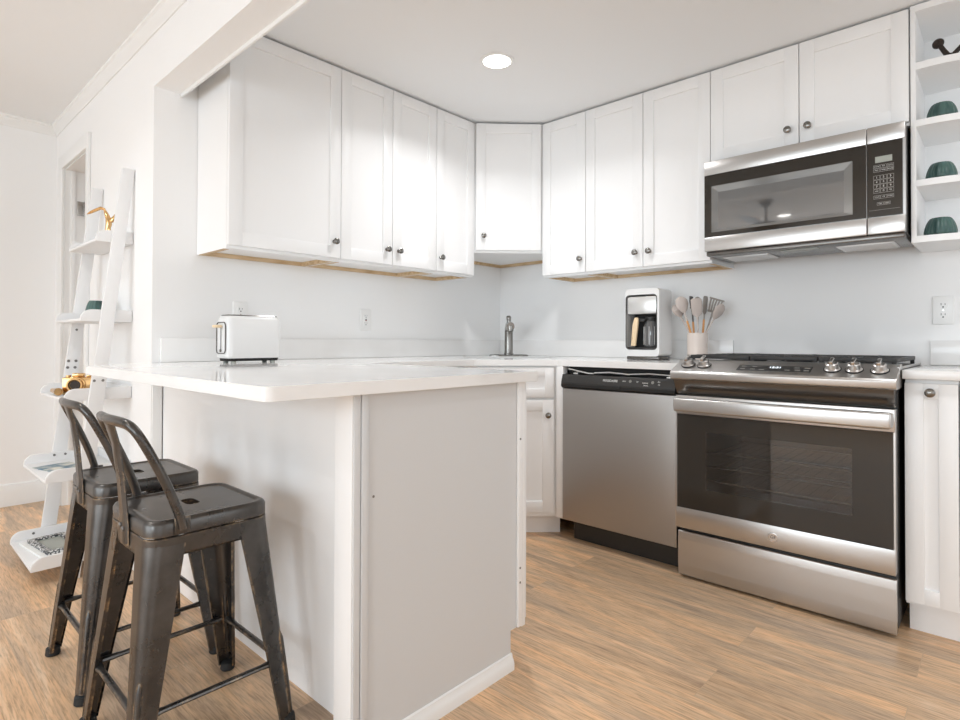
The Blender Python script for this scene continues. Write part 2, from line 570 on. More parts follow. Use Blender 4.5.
# doorway in the partition wall
d = MB()
x0, x1, dz = -1.58, -1.025, 2.055
for a, b_ in ((x0 - .085, x0 + .006), (x1 - .006, x1 + .042)):
    d.box(a, b_, PY - .016, PY, 0, dz + .075, .004)
d.box(x0 - .085, x1 + .042, PY - .018, PY, dz - .006, dz + .075, .004)
door = struct('door_1', d, 'trim', 'white cased doorway behind the ladder shelf')
d = MB()
d.box(x0, x0 + .012, PY, PB, 0, dz).box(x1 - .012, x1, PY, PB, 0, dz).box(x0, x1, PY, PB, dz - .012, dz)
d.box(x0 + .012, x0 + .024, PY + .03, PY + .052, 0, dz - .012, .002).box(x1 - .024, x1 - .012, PY + .03, PY + .052, 0, dz - .012, .002)
struct('door_jamb', d, 'trim', parent=door)
d = MB().box(x0 - .018, x0 + .018, PB + .005, PB + .64, .01, dz - .02, .002)
for z0_, z1_ in ((.15, .95), (1.1, 1.9)):
    d.box(x0 + .014, x0 + .021, PB + .12, PB + .52, z0_, z1_, .006)
struct('door_leaf', d, 'trim', parent=door)
d = MB().box(x0 + .012, x0 + .0145, PB - .040, PB - .002, 1.775, 1.862, .001)
d.cyl((x0 + .02, PB + .002, 1.77), (x0 + .02, PB + .002, 1.867), .006)
struct('door_hinge', d, 'nickel', parent=door)

# ------------------------------------------------------------------ builders for the cabinets


def shaker(x0, x1, z0, z1, y, t=.019, fr=.057, rec=.008):
    """door or drawer front facing -y, its back at y"""
    m_ = MB()
    b = .0016
    m_.box(x0, x0 + fr, y - t, y, z0, z1, b).box(x1 - fr, x1, y - t, y, z0, z1, b)
    m_.box(x0 + fr - .001, x1 - fr + .001, y - t, y, z0, z0 + fr, b).box(x0 + fr - .001, x1 - fr + .001, y - t, y, z1 - fr, z1, b)
    m_.box(x0 + fr - .004, x1 - fr + .004, y - t + rec, y - .002, z0 + fr - .004, z1 - fr + .004)
    return m_


def knob(x, z, y, parent):
    m_ = MB().lathe([(.009, 0), (.009, .003), (.0055, .006), (.0055, .013), (.0135, .018), (.0155, .022), (.0145, .026), (.010, .029), (0, .030)], (x, y, z), (0, -1, 0), 24)
    k = obj('knob', m_, 'gunmetal', parent)
    return k


def wall_cabinet(label, w, h, d, loc, rz, doors, knobs, drop=0.0):
    """local axes: x along the wall, y 0 at the wall and -d at the face, z from the cabinet's underside"""
    t = thing('wall_cabinet', label, 'cabinet', loc, rz, 'white wall cabinets', local=True)
    m_ = MB().box(0.001, w - .001, -d, -.002, .022, h)
    m_.box(.001, .003, -d, -.002, .0, .022).box(w - .003, w - .001, -d, -.002, .0, .022).box(.001, w - .001, -d, -d + .035, .0, .022, .001)
    obj('body', m_, 'cab', t)
    obj('bottom_panel', MB().box(.012, w - .012, -d + .035, -.003, .0185, .0215), 'cab', t)
    m_ = MB().box(.030, w - .030, -.020, -.003, .0005, .0183).box(.0032, .030, -d + .036, -.003, .0005, .0183).box(w - .030, w - .0032, -d + .036, -.003, .0005, .0183)
    obj('hanging_rail', m_, 'wood', t)
    for (a, b), kx in zip(doors, knobs):
        dr = obj('door', shaker(a + .0016, b - .0016, .012, h - .004, -d), 'cab', t)
        if kx is not None:
            knob(kx, .012 + (.075 if h > .5 else .068), -d - .019, dr)
    return t


ZB, ZT = 1.384, 2.304
H_ = ZT - ZB
DC = .307
R90 = PI / 2
wall_cabinet('wide single-door white wall cabinet above the toaster, its bare side panel by the header', .533, H_, DC, (0, -2.066, ZB), R90, [(0, .533)], [.533 - .037])
wall_cabinet('double-door white wall cabinet between the toaster cabinet and the narrow one', .616, H_, DC, (0, -1.533, ZB), R90, [(0, .309), (.309, .616)], [.309 - .038, .309 + .038])
wall_cabinet('narrow white wall cabinet touching the corner cabinet on the toaster wall', .305, H_, DC, (0, -.917, ZB), R90, [(0, .305)], [.030])
wall_cabinet('narrow white wall cabinet touching the corner cabinet on the range wall', .30, H_, DC, (.611, 0, ZB), 0, [(0, .30)], [.30 - .030])
wall_cabinet('double-door white wall cabinet above the coffee maker', .695, H_, DC, (.911, 0, ZB), 0, [(0, .347), (.347, .695)], [.347 - .038, .347 + .038])
wall_cabinet('short double-door white wall cabinet above the microwave', .765, ZT - 1.850, DC, (1.606, 0, 1.850), 0, [(0, .381), (.381, .765)], [.381 - .042, .381 + .036])

# diagonal corner wall cabinet
ZCB = 1.530
t = thing('wall_cabinet', 'shorter white corner wall cabinet hung diagonally above the faucet', 'cabinet', (0, 0, ZCB), 0, 'white wall cabinets')
poly = [(0.002, -.002), (0.002, -.610), (.307, -.610), (.610, -.307), (.610, -.002)]
obj('body', MB().prism(poly, ZCB + .02, ZT), 'cab', t)
poly2 = [(0.004, -.004), (0.004, -.600), (.285, -.600), (.600, -.285), (.600, -.004)]
obj('bottom_panel', MB().prism(poly2, ZCB + .012, ZCB + .0195), 'cab', t)
obj('hanging_rail', MB().box(.004, .022, -.6, -.004, ZCB - .006, ZCB + .0118).box(.022, .6, -.022, -.004, ZCB - .006, ZCB + .0118), 'wood', t)
RD = Matrix.Rotation(PI / 4, 4, 'Z')                      # local x along the diagonal, -y into the room
KD = .917 / math.sqrt(2)                                  # distance of the diagonal face from the corner
m_ = MB().box(-.213, .213, -KD - .0005, -KD + .03, ZCB, ZCB + .021, .001).xf(RD)
obj('front_rail', m_, 'cab', t)
dr = obj('door', shaker(-.194, .194, ZCB + .016, ZT - .004, -KD).xf(RD), 'cab', t)
m_ = MB().lathe([(.009, 0), (.009, .003), (.0055, .006), (.0055, .013), (.0135, .018), (.0155, .022), (.0145, .026), (.010, .029), (0, .030)], (-.147, -KD - .019, 1.629), (0, -1, 0), 24).xf(RD)
obj('knob', m_, 'gunmetal', dr)

# open end shelves
t = thing('open_shelf', 'white open end shelf unit beside the microwave', 'shelf', (2.375, 0, 1.39), 0)
obj('side_panel', MB().box(2.3745, 2.391, -.328, -.002, 1.388, 2.304, .001), 'cab', t)
obj('back_panel', MB().box(2.391, 2.70, -.014, -.002, 1.388, 2.304), 'cab', t)
for z0_, z1_ in ((1.388, 1.413), (1.603, 1.628), (1.834, 1.859), (2.054, 2.081), (2.279, 2.304)):
    poly = [(2.391, -.014), (2.391, -.328)] + [(2.44 + .25 * math.sin(a), -.078 - .25 * math.cos(a)) for a in (PI / 2 * i / 10 for i in range(11))] + [(2.69, -.014)]
    obj('shelf', MB().prism(poly, z0_, z1_), 'cab', t)

# ------------------------------------------------------------------ base cabinets
CT, CB = .911, .880
# corner sink cabinet
t = thing('sink_cabinet', 'white corner sink base cabinet set diagonally under the faucet', 'cabinet', (.3, -.3, 0))
poly = [(.004, -.004), (.004, -.925), (.61, -.925), (.925, -.61), (.979, -.61), (.979, -.004)]
obj('body', MB().prism([(.004, -.924), (.004, -.915), (.62, -.915), (.915, -.62), (.978, -.62), (.978, -.63), (.925, -.63), (.60, -.955), (.004, -.955)][::-1], .105, CB - .001)
    .prism(poly, .105, .125), 'cab', t)
KS = 1.535 / math.sqrt(2)
S2 = .7071
obj('toe_kick', MB().box(-.30, .245, -KS + .055, -KS + .07, 0, .104).xf(RD), 'cab', t)
obj('stile', MB().box(.938, .9795, -.6425, -.60, .105, CB - .001, .002), 'cab', t)
yb = -KS - .0155
obj('drawer_front', shaker(-.196, .196, .717, .872, yb, fr=.045).xf(RD), 'cab', t)
dr = obj('door', shaker(-.196, .196, .130, .705, yb).xf(RD), 'cab', t)
m_ = MB().lathe([(.009, 0), (.009, .003), (.0055, .006), (.0055, .013), (.0135, .018), (.0155, .022), (.0145, .026), (.010, .029), (0, .030)], (.165, yb - .019, .628), (0, -1, 0), 24).xf(RD)
obj('knob', m_, 'gunmetal', dr)

# run along the toaster wall between peninsula and sink
t = thing('base_cabinet', 'white base cabinet between the peninsula and the corner sink', 'cabinet', (.3, -1.27, 0), group='white base cabinets')
obj('body', MB().box(.004, .60, -1.61, -.957, .105, CB - .001), 'cab', t)
obj('toe_kick', MB().box(.50, .52, -1.61, -.957, 0, .105), 'cab', t)
obj('door', shaker(-1.60, -.985, .118, .872, -.60).xf(Matrix.Rotation(PI / 2, 4, 'Z')), 'cab', t)

# cabinets beside the range
t = thing('base_cabinet', 'narrow white pull-out base cabinet directly beside the range', 'cabinet', (2.45, -.3, 0), group='white base cabinets')
obj('body', MB().box(2.383, 2.527, -.60, -.004, .105, CB - .001), 'cab', t)
obj('toe_kick', MB().box(2.387, 2.527, -.552, -.54, 0, .105), 'cab', t)
dr = obj('door', shaker(2.3825, 2.526, .118, .866, -.60, fr=.052), 'cab', t)
knob(2.4535, .836, -.619, dr)
t = thing('base_cabinet', 'white base cabinet cut off by the frame beyond the narrow pull-out', 'cabinet', (2.76, -.3, 0), group='white base cabinets')
obj('body', MB().box(2.529, 2.99, -.60, -.004, .105, CB - .001), 'cab', t)
obj('toe_kick', MB().box(2.527, 2.99, -.552, -.54, 0, .105), 'cab', t)
obj('door', shaker(2.530, 2.985, .118, .866, -.60), 'cab', t)

# peninsula
t = thing('peninsula_cabinet', 'long white peninsula cabinet with plain panels under the overhanging counter', 'cabinet', (.9, -1.95, 0))
obj('body', MB().box(.604, 1.508, -2.186, -1.66, .105, CB - .001), 'cab', t)
obj('back_panel', MB().box(.0135, 1.508, -2.20, -2.187, 0, CB - .001), 'panel', t)
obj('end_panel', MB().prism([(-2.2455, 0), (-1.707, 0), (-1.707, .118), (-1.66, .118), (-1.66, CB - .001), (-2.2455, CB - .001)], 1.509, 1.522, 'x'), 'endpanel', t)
obj('corner_post', MB().prism([(1.452, -2.289), (1.5225, -2.289), (1.5225, -2.246), (1.5085, -2.246), (1.5085, -2.2005), (1.452, -2.2005)], 0, CB - .001, 'z', .001), 'cab', t)
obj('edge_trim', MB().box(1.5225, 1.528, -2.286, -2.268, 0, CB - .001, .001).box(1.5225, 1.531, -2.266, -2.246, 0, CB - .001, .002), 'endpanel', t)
obj('edge_trim', MB().box(1.5225, 1.531, -1.682, -1.662, .118, CB - .001, .002), 'cab', t)
obj('face_frame', MB().box(.604, 1.527, -1.659, -1.640, .112, CB - .001, .002), 'cab', t)
obj('toe_kick', MB().box(.604, 1.508, -1.72, -1.71, 0, .105), 'cab', t)
prof = [(1.5225, 0), (1.535, 0), (1.535, .020), (1.532, .030), (1.528, .036), (1.527, .046), (1.5225, .049)]
obj('base_moulding', MB().prism(prof, -2.246, -1.704, 'y'), 'trim', t)
for a, b in ((.61, 1.06), (1.064, 1.515)):
    obj('door', shaker(-b, -a, .125, .87, 1.640).xf(Matrix.Rotation(PI, 4, 'Z')), 'cab', t)
for y, z in ((-1.672, .70), (-1.672, .30), (-1.672, .255), (-2.226, .628)):
    obj('screw', MB().cyl((1.5222, y, z), (1.5318 if y > -2 else 1.5226, y, z), .0035, n=10), 'screw', t)

# ------------------------------------------------------------------ counters
cx = 1.560
outer = [(0.004, -2.262), (.20, -2.521)] + arc(cx - .022, -2.521 + .022, .022, 270, 360, 5) + arc(cx - .004, -1.620 - .004, .004, 0, 90, 3) + \
        [(.645, -1.620), (.645, -.945), (.945, -.642), (1.590, -.642), (1.590, -.004), (0.004, -.004)]
ang = math.radians(45)
hole = []
for p in rrect(-.27, .27, -.19, .19, .05):
    q = Matrix.Rotation(PI / 4, 2) @ Vector((p[0], p[1]))
    hole.append((q.x + .475, q.y - .475))
o = obj('countertop', MB().holed(outer, [hole[::-1]], CB, CT), 'quartz', at=(.9, -2.0, CB), angle=30)
tag(o, 'long white quartz countertop wrapping from the peninsula round the sink to the range', 'countertop')
bv = o.modifiers.new('soft_edge', 'BEVEL')
bv.width, bv.segments, bv.limit_method, bv.angle_limit = .003, 2, 'ANGLE', math.radians(60)
o = obj('countertop', MB().box(2.378, 2.99, -.642, -.004, CB, CT, .003), 'quartz', at=(2.68, -.3, CB))
tag(o, 'short white quartz countertop over the narrow cabinet beside the range', 'countertop')
o = obj('backsplash', MB().box(.001, .014, -2.212, -.0145, CT + .0005, 1.014, .002), 'quartz', at=(.007, -1.1, CT))
tag(o, 'low quartz upstand along the wall behind the toaster', 'backsplash')
o = obj('backsplash', MB().box(.001, 1.602, -.014, -.001, CT + .0005, 1.014, .002), 'quartz', at=(.8, -.007, CT))
tag(o, 'low quartz upstand behind the faucet and coffee maker', 'backsplash')
o = obj('backsplash', MB().box(2.404, 2.99, -.014, -.001, CT + .0005, 1.014, .002), 'quartz', at=(2.68, -.007, CT))
tag(o, 'short low quartz upstand beyond the range under the wall socket', 'backsplash')

# sink bowl
Msk = Matrix.Translation((.475, -.475, 0)) @ RD
rim = rrect(-.268, .268, -.188, .188, .05)
rows = [[(x, y, CB + .012) for x, y in rim], [(x * .985, y * .98, CB - .13) for x, y in rim], [(x * .93, y * .90, CB - .16) for x, y in rim]]
m_ = MB().rings(rows, cap0=False).xf(Msk)
o = obj('sink', m_, 'steel', at=(.475, -.475, CB - .16))
o.modifiers.new('wall', 'SOLIDIFY').thickness = .0015
tag(o, 'stainless steel corner sink bowl sunk into the counter', 'sink')

# faucet
FX, FY = .276, -.234
Mf = Matrix.Translation((FX, FY, CT)) @ RD
t = thing('faucet', 'single-lever nickel faucet on a long oval deck plate in the corner', 'faucet', (FX, FY, CT), PI / 4, local=True)
pl = [(.127 * math.cos(a), .028 * math.sin(a)) for a in (2 * PI * i / 40 for i in range(40))]
m_ = MB().rings([[(x, y, .0005) for x, y in pl], [(x, y, .005) for x, y in pl], [(x * .93, y * .8, .010) for x, y in pl]])
obj('deck_plate', m_, 'gunmetal', t)
obj('body', MB().lathe([(.031, .008), (.031, .016), (.0275, .020), (.0265, .160), (.024, .170)], n=28), 'gunmetal', t)
m_ = MB().tube([(0, .012, .172), (0, -.02, .180), (0, -.09, .192), (0, -.135, .188)], [.026, .027, .027, .025], n=24)
m_.cyl((0, -.118, .19), (0, -.122, .158), .021, .019, 20)
obj('spout', m_, 'gunmetal', t)
obj('lever', MB().lathe([(.020, .195), (.020, .206), (.014, .212), (.0125, .225), (.0155, .240), (.0160, .252), (.011, .260), (0, .262)], (0, .005, 0)), 'gunmetal', t)

# ------------------------------------------------------------------ dishwasher
t = thing('dishwasher', 'stainless steel dishwasher with a black control strip', 'dishwasher', (1.28, -.35, 0))
A, B = .985, 1.583
obj('tub', MB().box(A + .004, B - .004, -.585, -.02, .10, .868), 'blackm', t)
dr = obj('door', MB().box(A, B, -.655, -.588, .108, .770, .004, 3), 'steel_door', t)
obj('edge_strip', MB().box(B - .005, B + .001, -.657, -.60, .11, .769, .001), 'steel', dr)
cp = MB().prism([(-.588, .772), (-.655, .772), (-.667, .780), (-.668, .800), (-.655, .840), (-.588, .840)], A, B, 'x', .002)
cp = obj('control_panel', cp, 'black', t)
obj('lower_lip', MB().prism([(-.60, .7725), (-.656, .7725), (-.6685, .7795), (-.6692, .792), (-.60, .792)], A + .001, B - .001, 'x'), 'blackm', cp)
obj('handle_recess', MB().box(1.218, 1.318, -.673, -.655, .776, .7965, .003), 'blackm', cp)


def on_panel(x, z):
    # the control strip leans back above z = .80
    y = -.668 + (z - .80) * .325
    return Matrix.Translation((x, y - .0006, z)) @ Matrix.Rotation(PI / 2 - .314, 4, 'X')


text('lettering', 'FRIGIDAIRE', .0155, cp, on_panel(1.262, .8195))
for x, z, s in ((1.335, .822, 'start'), (1.402, .822, 'air'), (1.440, .818, 'normal'), (1.445, .807, 'hours'), (1.505, .826, 'dry'), (1.507, .813, 'HI')):
    text('lettering', s, .0095, cp, on_panel(x, z), 'ink')
for x in (1.366, 1.476):
    obj('indicator', MB().lathe([(.007, 0), (.007, .0006), (.0055, .0006), (.0055, 0)], n=16).xf(on_panel(x, .822)), 'greyink', cp)
obj('toe_kick', MB().box(1.012, B, -.588, -.575, .002, .098), 'black', t)
m_ = MB().box(A + .004, B - .004, -.60, -.586, .842, .878)
obj('gap_strip', m_, 'blackm', t)
for x in (1.055, 1.545):
    obj('mounting_clip', MB().box(x - .012, x + .014, -.645, -.602, .8415, .849, .001), 'foil', t)
m_ = MB().tube([(1.0, -.625, .868), (1.06, -.632, .858), (1.12, -.63, .848), (1.15, -.626, .846)], .0045, 8)
m_.tube([(1.15, -.62, .850), (1.24, -.628, .856), (1.34, -.62, .850)], .005, 8).tube([(1.34, -.62, .851), (1.45, -.632, .858), (1.56, -.625, .853)], .004, 8)
obj('insulation_edge', m_, 'foil', t)

# ------------------------------------------------------------------ range
t = thing('range', 'stainless steel gas range with a black glass oven door', 'range', (1.985, -.36, 0))
A, B = 1.603, 2.367
m_ = MB().box(A, A + .02, -.655, -.03, .03, .90).box(B - .02, B, -.655, -.03, .03, .90).box(A + .02, B - .02, -.05, -.03, .03, .90)
m_.box(A + .02, B - .02, -.655, -.05, .03, .215).box(A + .02, B - .02, -.655, -.05, .80, .90)
obj('body', m_, 'black', t)
m_ = MB().box(A + .03, B - .03, -.20, -.19, .23, .79).box(A + .021, A + .10, -.64, -.19, .215, .79).box(B - .10, B - .021, -.64, -.19, .215, .79)
m_.box(A + .10, B - .10, -.64, -.19, .216, .30).box(A + .10, B - .10, -.64, -.19, .70, .79)
obj('oven_cavity', m_, 'cavity', t)
for z in (.415, .475, .535):
    m_ = MB().tube([(A + .10, -.62, z), (B - .10, -.62, z)], .0032, 8).tube([(A + .10, -.24, z), (B - .10, -.24, z)], .0032, 8)
    for i in range(14):
        x = A + .13 + i * (B - A - .26) / 13
        m_.tube([(x, -.62, z + .003), (x, -.24, z + .003)], .0016, 6)
    obj('oven_rack', m_, 'nickel', t)
obj('cooktop', MB().box(A - .004, B + .005, -.625, -.022, .895, .917, .003), 'black', t)
obj('cooktop_trim', MB().box(B + .0005, B + .008, -.66, -.03, .9125, .921, .001), 'steel', t)
# burners
for x, y, r in ((1.76, -.47, .045), (1.76, -.18, .036), (1.985, -.32, .05), (2.21, -.47, .04), (2.21, -.18, .045)):
    m_ = MB().lathe([(r + .015, .9172), (r + .015, .921), (r, .922), (r, .925), (r - .006, .928), (0, .928)], (x, y, 0))
    obj('burner', m_, 'blackm', t)
# three cast-iron grates
gw = (B - A - .022) / 3
for i in range(3):
    ga, gb = A + .017 + i * gw + .002, A + .017 + (i + 1) * gw - .002
    g0, g1 = -.600, -.075
    m_ = MB()
    zt, b = .949, .0022
    for x in (ga, gb - .014):
        m_.box(x, x + .014, g0, g1, zt - .016, zt, b)
    for y in (g0, g1 - .014, (g0 + g1) / 2 - .007):
        m_.box(ga, gb, y, y + .014, zt - .016, zt, b)
    for y in (g0 + .07, g0 + .14, g0 + .21, g1 - .08, g1 - .15, g1 - .22):
        m_.box(ga, ga + .075, y - .006, y + .006, zt - .012, zt + .001, b)
        m_.box(gb - .075, gb, y - .006, y + .006, zt - .012, zt + .001, b)
    xm = (ga + gb) / 2
    m_.box(xm - .007, xm + .007, g0, g0 + .10, zt - .012, zt + .001, b).box(xm - .007, xm + .007, g1 - .10, g1, zt - .012, zt + .001, b)
    for x in (ga + .002, gb - .016):
        for y in (g0 + .002, g1 - .016):
            m_.box(x, x + .014, y, y + .014, .9172, zt - .01, .001)
    obj('grate', m_, 'iron', t)
# sloping control panel
cpz = [(-.60, .848), (-.735, .846), (-.744, .852), (-.747, .874), (-.741, .883), (-.640, .9265), (-.626, .9285), (-.60, .9285)]
cp = obj('control_panel', MB().prism(cpz, A - .008, B + .008, 'x', .0015), 'steel', t)
sl = math.atan2(.0435, .101)
nrm = Vector((0, -math.sin(sl), math.cos(sl)))


def on_slope(x, s):
    """point on the slope, s metres up from its lower edge"""
    return Vector((x, -.741 + s * math.cos(sl), .883 + s * math.sin(sl)))


for x in (1.650, 1.717, 2.180, 2.247, 2.322):
    p = on_slope(x, .060)
    k = MB().lathe([(.026, .0005), (.026, .004), (.0215, .008), (.020, .020), (.0205, .024), (.017, .027), (0, .027)], p, nrm, 28)
    k = obj('knob', k, 'steel', cp)
    m_ = MB().box(-.0065, .0065, -.021, .021, .024, .040, .003)
    m_.xf(Matrix.Translation(p) @ Matrix.Rotation(sl, 4, 'X'))
    me = m_
    g = obj('knob_grip', me, 'nickel', cp)
    obj('knob_ring', MB().lathe([(.0285, .0002), (.0285, .003), (.0262, .003)], p, nrm, 28), 'blackm', cp)
Ms = lambda x, s, h=.0: Matrix.Translation(on_slope(x, s) + nrm * h) @ Matrix.Rotation(sl, 4, 'X')
disp = obj('display', MB().box(-.131, .131, -.024, .024, -.002, .0010, .0005).xf(Ms(1.985, .052)), 'black', cp)
text('digits', '12:21', .020, disp, Ms(1.99, .060, .0011), 'glow')
for x, s in ((1.875, .064), (1.915, .064), (1.875, .042), (1.912, .040), (1.945, .038), (2.035, .040), (2.065, .062), (2.10, .062), (2.07, .042), (2.10, .040)):
    obj('display_mark', MB().box(-.009, .009, -.0022, .0022, .0006, .0011).xf(Ms(x, s)), 'greyink', disp)
# dark underside between panel and door
m_ = MB().prism([(-.60, .848), (-.728, .846), (-.716, .815), (-.690, .785), (-.66, .782), (-.60, .782)], A + .001, B - .001, 'x')
obj('vent_band', m_, 'steel_dark', t)
# oven door
d = MB()
Y0, Y1 = -.705, -.660
d.box(A, B, Y0, Y1, .700, .779, .003).box(A, B, Y0, Y1, .219, .306, .003)
d.box(A, A + .006, Y0 + .002, Y1, .30, .71).box(B - .006, B, Y0 + .002, Y1, .30, .71)
dr = obj('oven_door', d, 'steel', t)
gx0, gx1, gz0, gz1 = 1.731, 2.243, .396, .632
d = MB()
for a0, a1, b0, b1 in ((A + .006, gx0, .306, .700), (gx1, B - .006, .306, .700), (gx0, gx1, .306, gz0), (gx0, gx1, gz1, .700)):
    d.box(a0, a1, Y0 - .002, Y0 + .006, b0, b1)
obj('black_glass', d, 'blackglass', dr)
obj('window', MB().box(gx0, gx1, Y0 - .002, Y0 + .003, gz0, gz1), 'ovenglass', dr)
hb = MB().box(A + .012, B - .004, -.765, -.738, .716, .772, .008, 3)
hb.box(A + .012, A + .034, -.745, Y0, .722, .766, .003).box(B - .026, B - .004, -.745, Y0, .722, .766, .003)
obj('handle', hb, 'steel', dr)
Mb = facing_front(1.985, Y0, .262)
bd = MB().lathe([(.0175, -.001), (.0175, .0018), (.0150, .0022), (.0150, .0012), (0, .0012)], n=28).xf(Mb)
bd = obj('badge', bd, 'nickel', dr)
text('monogram', 'GE', .0165, bd, Mb @ Matrix.Translation((0, 0, .0016)) @ Matrix.Shear('XY', 4, (.25, 0)) if False else Mb @ Matrix.Translation((0, 0, .0016)), 'steel_dark')
# drawer
prof = [(-.655, .012), (-.678, .012), (-.682, .016), (-.684, .06), (-.6845, .11), (-.684, .165), (-.682, .196), (-.678, .200), (-.655, .200)]
obj('drawer', MB().prism(prof, A, B - .001, 'x', .0012), 'steel', t)
for x in (A + .03, B - .03):
    for y in (-.60, -.08):
        obj('foot', MB().cyl((x, y, 0.0005), (x, y, .031), .016), 'black', t)

# ------------------------------------------------------------------ microwave
t = thing('microwave', 'stainless and black microwave hung under the short cabinet above the range', 'microwave', (1.988, -.2, 1.41))
A, B = 1.609, 2.366
obj('body', MB().box(A + .002, B - .001, -.378, -.016, 1.424, 1.842, .002), 'black', t)
SX = 2.2435
d = MB().box(A, SX, -.409, -.379, 1.778, 1.842, .002).box(A, SX, -.409, -.379, 1.424, 1.489, .003).box(A, SX, -.402, -.379, 1.489, 1.778)
dr = obj('door', d, 'steel', t)
wx0, wx1, wz0, wz1 = 1.642, 2.197, 1.511, 1.724
d = MB()
for a0, a1, b0, b1 in ((A + .001, wx0, 1.4905, 1.7775), (wx1, SX - .001, 1.4905, 1.7775), (wx0, wx1, 1.4905, wz0), (wx0, wx1, wz1, 1.7775)):
    d.box(a0, a1, -.409, -.4022, b0, b1)
obj('black_glass', d, 'blackglass', dr)
# window pane with a paler bevelled border
bw = .030
d = MB()
o4 = [(wx0, wz0), (wx1, wz0), (wx1, wz1), (wx0, wz1)]
i4 = [(wx0 + bw, wz0 + .012), (wx1 - bw, wz0 + .012), (wx1 - bw, wz1 - bw), (wx0 + bw, wz1 - bw)]
d.rings([[(x, -.4085, z) for x, z in o4], [(x, -.4065, z) for x, z in i4]], cap0=False, cap1=False)
fr_ = mat('pane_border', (0.27, 0.27, 0.265), 0.10, 0.55, 0.5)
obj('window_border', d, fr_, dr, smooth=False)
obj('window', MB().box(wx0 + bw, wx1 - bw, -.4068, -.404, wz0 + .012, wz1 - bw), 'meshglass', dr)
cp = MB().box(SX + .002, B, -.409, -.379, 1.778, 1.842, .002).box(SX + .002, B, -.409, -.379, 1.424, 1.489, .003).box(SX + .002, B, -.402, -.379, 1.489, 1.778)
cp = obj('control_panel', cp, 'steel', t)
kp = obj('keypad', MB().box(SX + .0025, B - .008, -.4092, -.402, 1.4905, 1.7775), 'blackglass', cp)
obj('display', MB().box(2.272, 2.326, -.410, -.409, 1.699, 1.723), 'lcd', kp)
PYK = -.4096
xs = (2.2765, 2.2985, 2.3205)


def key(x, z, w, h, s=None, sz=.009):
    k = MB()
    for a0, a1, b0, b1 in ((x - w / 2, x + w / 2, z - h / 2, z - h / 2 + .001), (x - w / 2, x + w / 2, z + h / 2 - .001, z + h / 2), (x - w / 2, x - w / 2 + .001, z - h / 2, z + h / 2), (x + w / 2 - .001, x + w / 2, z - h / 2, z + h / 2)):
        k.box(a0, a1, PYK - .0004, PYK + .0006, b0, b1)
    k = obj('button', k, 'greyink', kp, smooth=False)
    if s:
        text('lettering', s, sz, k, facing_front(x, PYK, z), 'ink')


for r in range(4):
    for c in range(3):
        s = ('123', '456', '789', None)[r]
        s = s[c] if s else ('CLR', '0', 'OK')[c]
        key(xs[c], 1.642 - r * .0175, .0205, .016, s, .0105 if len(s) == 1 else .006)
for c in range(3):
    for r, lab in enumerate((('COOK', 'POP', 'AUTO'), ('MELT', 'TIMER', 'POWER'))[0:2]):
        key(xs[c], 1.684 - r * .0145, .0205, .0125, lab[c], .0052)
for c, s in enumerate(('STOP', '+30', 'START')):
    key(xs[c], 1.566, .0205, .013, s, .0055)
for x, s in ((2.2875, 'FAN'), (2.3095, 'LIGHT')):
    key(x, 1.540, .0205, .011, s, .0055)
obj('panel_line', MB().box(SX + .008, B - .016, PYK, PYK + .0006, 1.516, 1.5168), 'greyink', kp)
un = MB().box(A + .004, B - .004, -.395, -.10, 1.404, 1.4238, .004)
un = obj('vent_base', un, 'steel_dark', t)
for a0, a1 in ((1.66, 1.86), (2.12, 2.32)):
    m_ = MB().box(a0, a1, -.32, -.14, 1.401, 1.4042, .001)
    for i in range(9):
        m_.box(a0 + .01, a1 - .01, -.31 + i * .02, -.303 + i * .02, 1.3995, 1.4012)
    obj('grease_filter', m_, 'steel', un)
obj('lamp_cover', MB().box(1.92, 2.06, -.36, -.30, 1.4005, 1.4042, .001), 'lcd', un)

# ------------------------------------------------------------------ wall sockets


def outlet(label, loc, rz, kind):
    t_ = thing('wall_outlet', label, 'outlet', loc, rz, 'white wall outlets', local=True)
    pl_ = MB().box(-.036, .036, -.006, -.0005, -.059, .059, .003, 3)
    obj('plate', pl_, 'trim', t_)
    if kind == 'duplex':
        for z in (.021, -.021):
            f = [(x * .0168, z + y * .0150) for x, y in ((math.cos(a) * 1.05, max(-1, min(1, 1.25 * math.sin(a)))) for a in (2 * PI * i / 28 for i in range(28)))]
            rc = obj('receptacle', MB().prism(f, -.0085, -.0058, 'y'), 'trim', t_)
            m__ = MB().box(-.0075, -.0055, -.0089, -.0084, z, z + .009).box(.0055, .0075, -.0089, -.0084, z + .001, z + .008)
            m__.cyl((0, -.0089, z - .007), (0, -.0084, z - .007), .003, n=12)
            obj('slots', m__, 'blackm', rc)
        obj('screw', MB().cyl((0, -.0075, 0), (0, -.0058, 0), .003, n=12), 'nickel', t_)
    else:
        rc = obj('receptacle', MB().box(-.0165, .0165, -.0085, -.0058, -.0335, .0335, .001), 'trim', t_)
        m__ = MB()
        for z in (.020, -.020):
            m__.box(-.0075, -.0055, -.0089, -.0084, z, z + .008).box(.0055, .0075, -.0089, -.0084, z + .001, z + .007).cyl((0, -.0089, z - .006), (0, -.0084, z - .006), .0025, n=12)
        obj('slots', m__, 'blackm', rc)
        obj('test_button', MB().box(-.005, .005, -.0100, -.0084, .001, .0055, .0005), 'blackm', rc)
        obj('reset_button', MB().box(-.005, .005, -.0100, -.0084, -.0055, -.001, .0005), 'red', rc)
    return t_


outlet('white safety socket with dark buttons on the wall between toaster and faucet', (0, -1.157, 1.122), R90, 'gfci')
outlet('white wall socket half hidden behind the toaster', (0, -1.867, 1.128), R90, 'duplex')
outlet('white two-way wall socket beside the range under the open shelves', (2.447, 0, 1.140), 0, 'duplex')

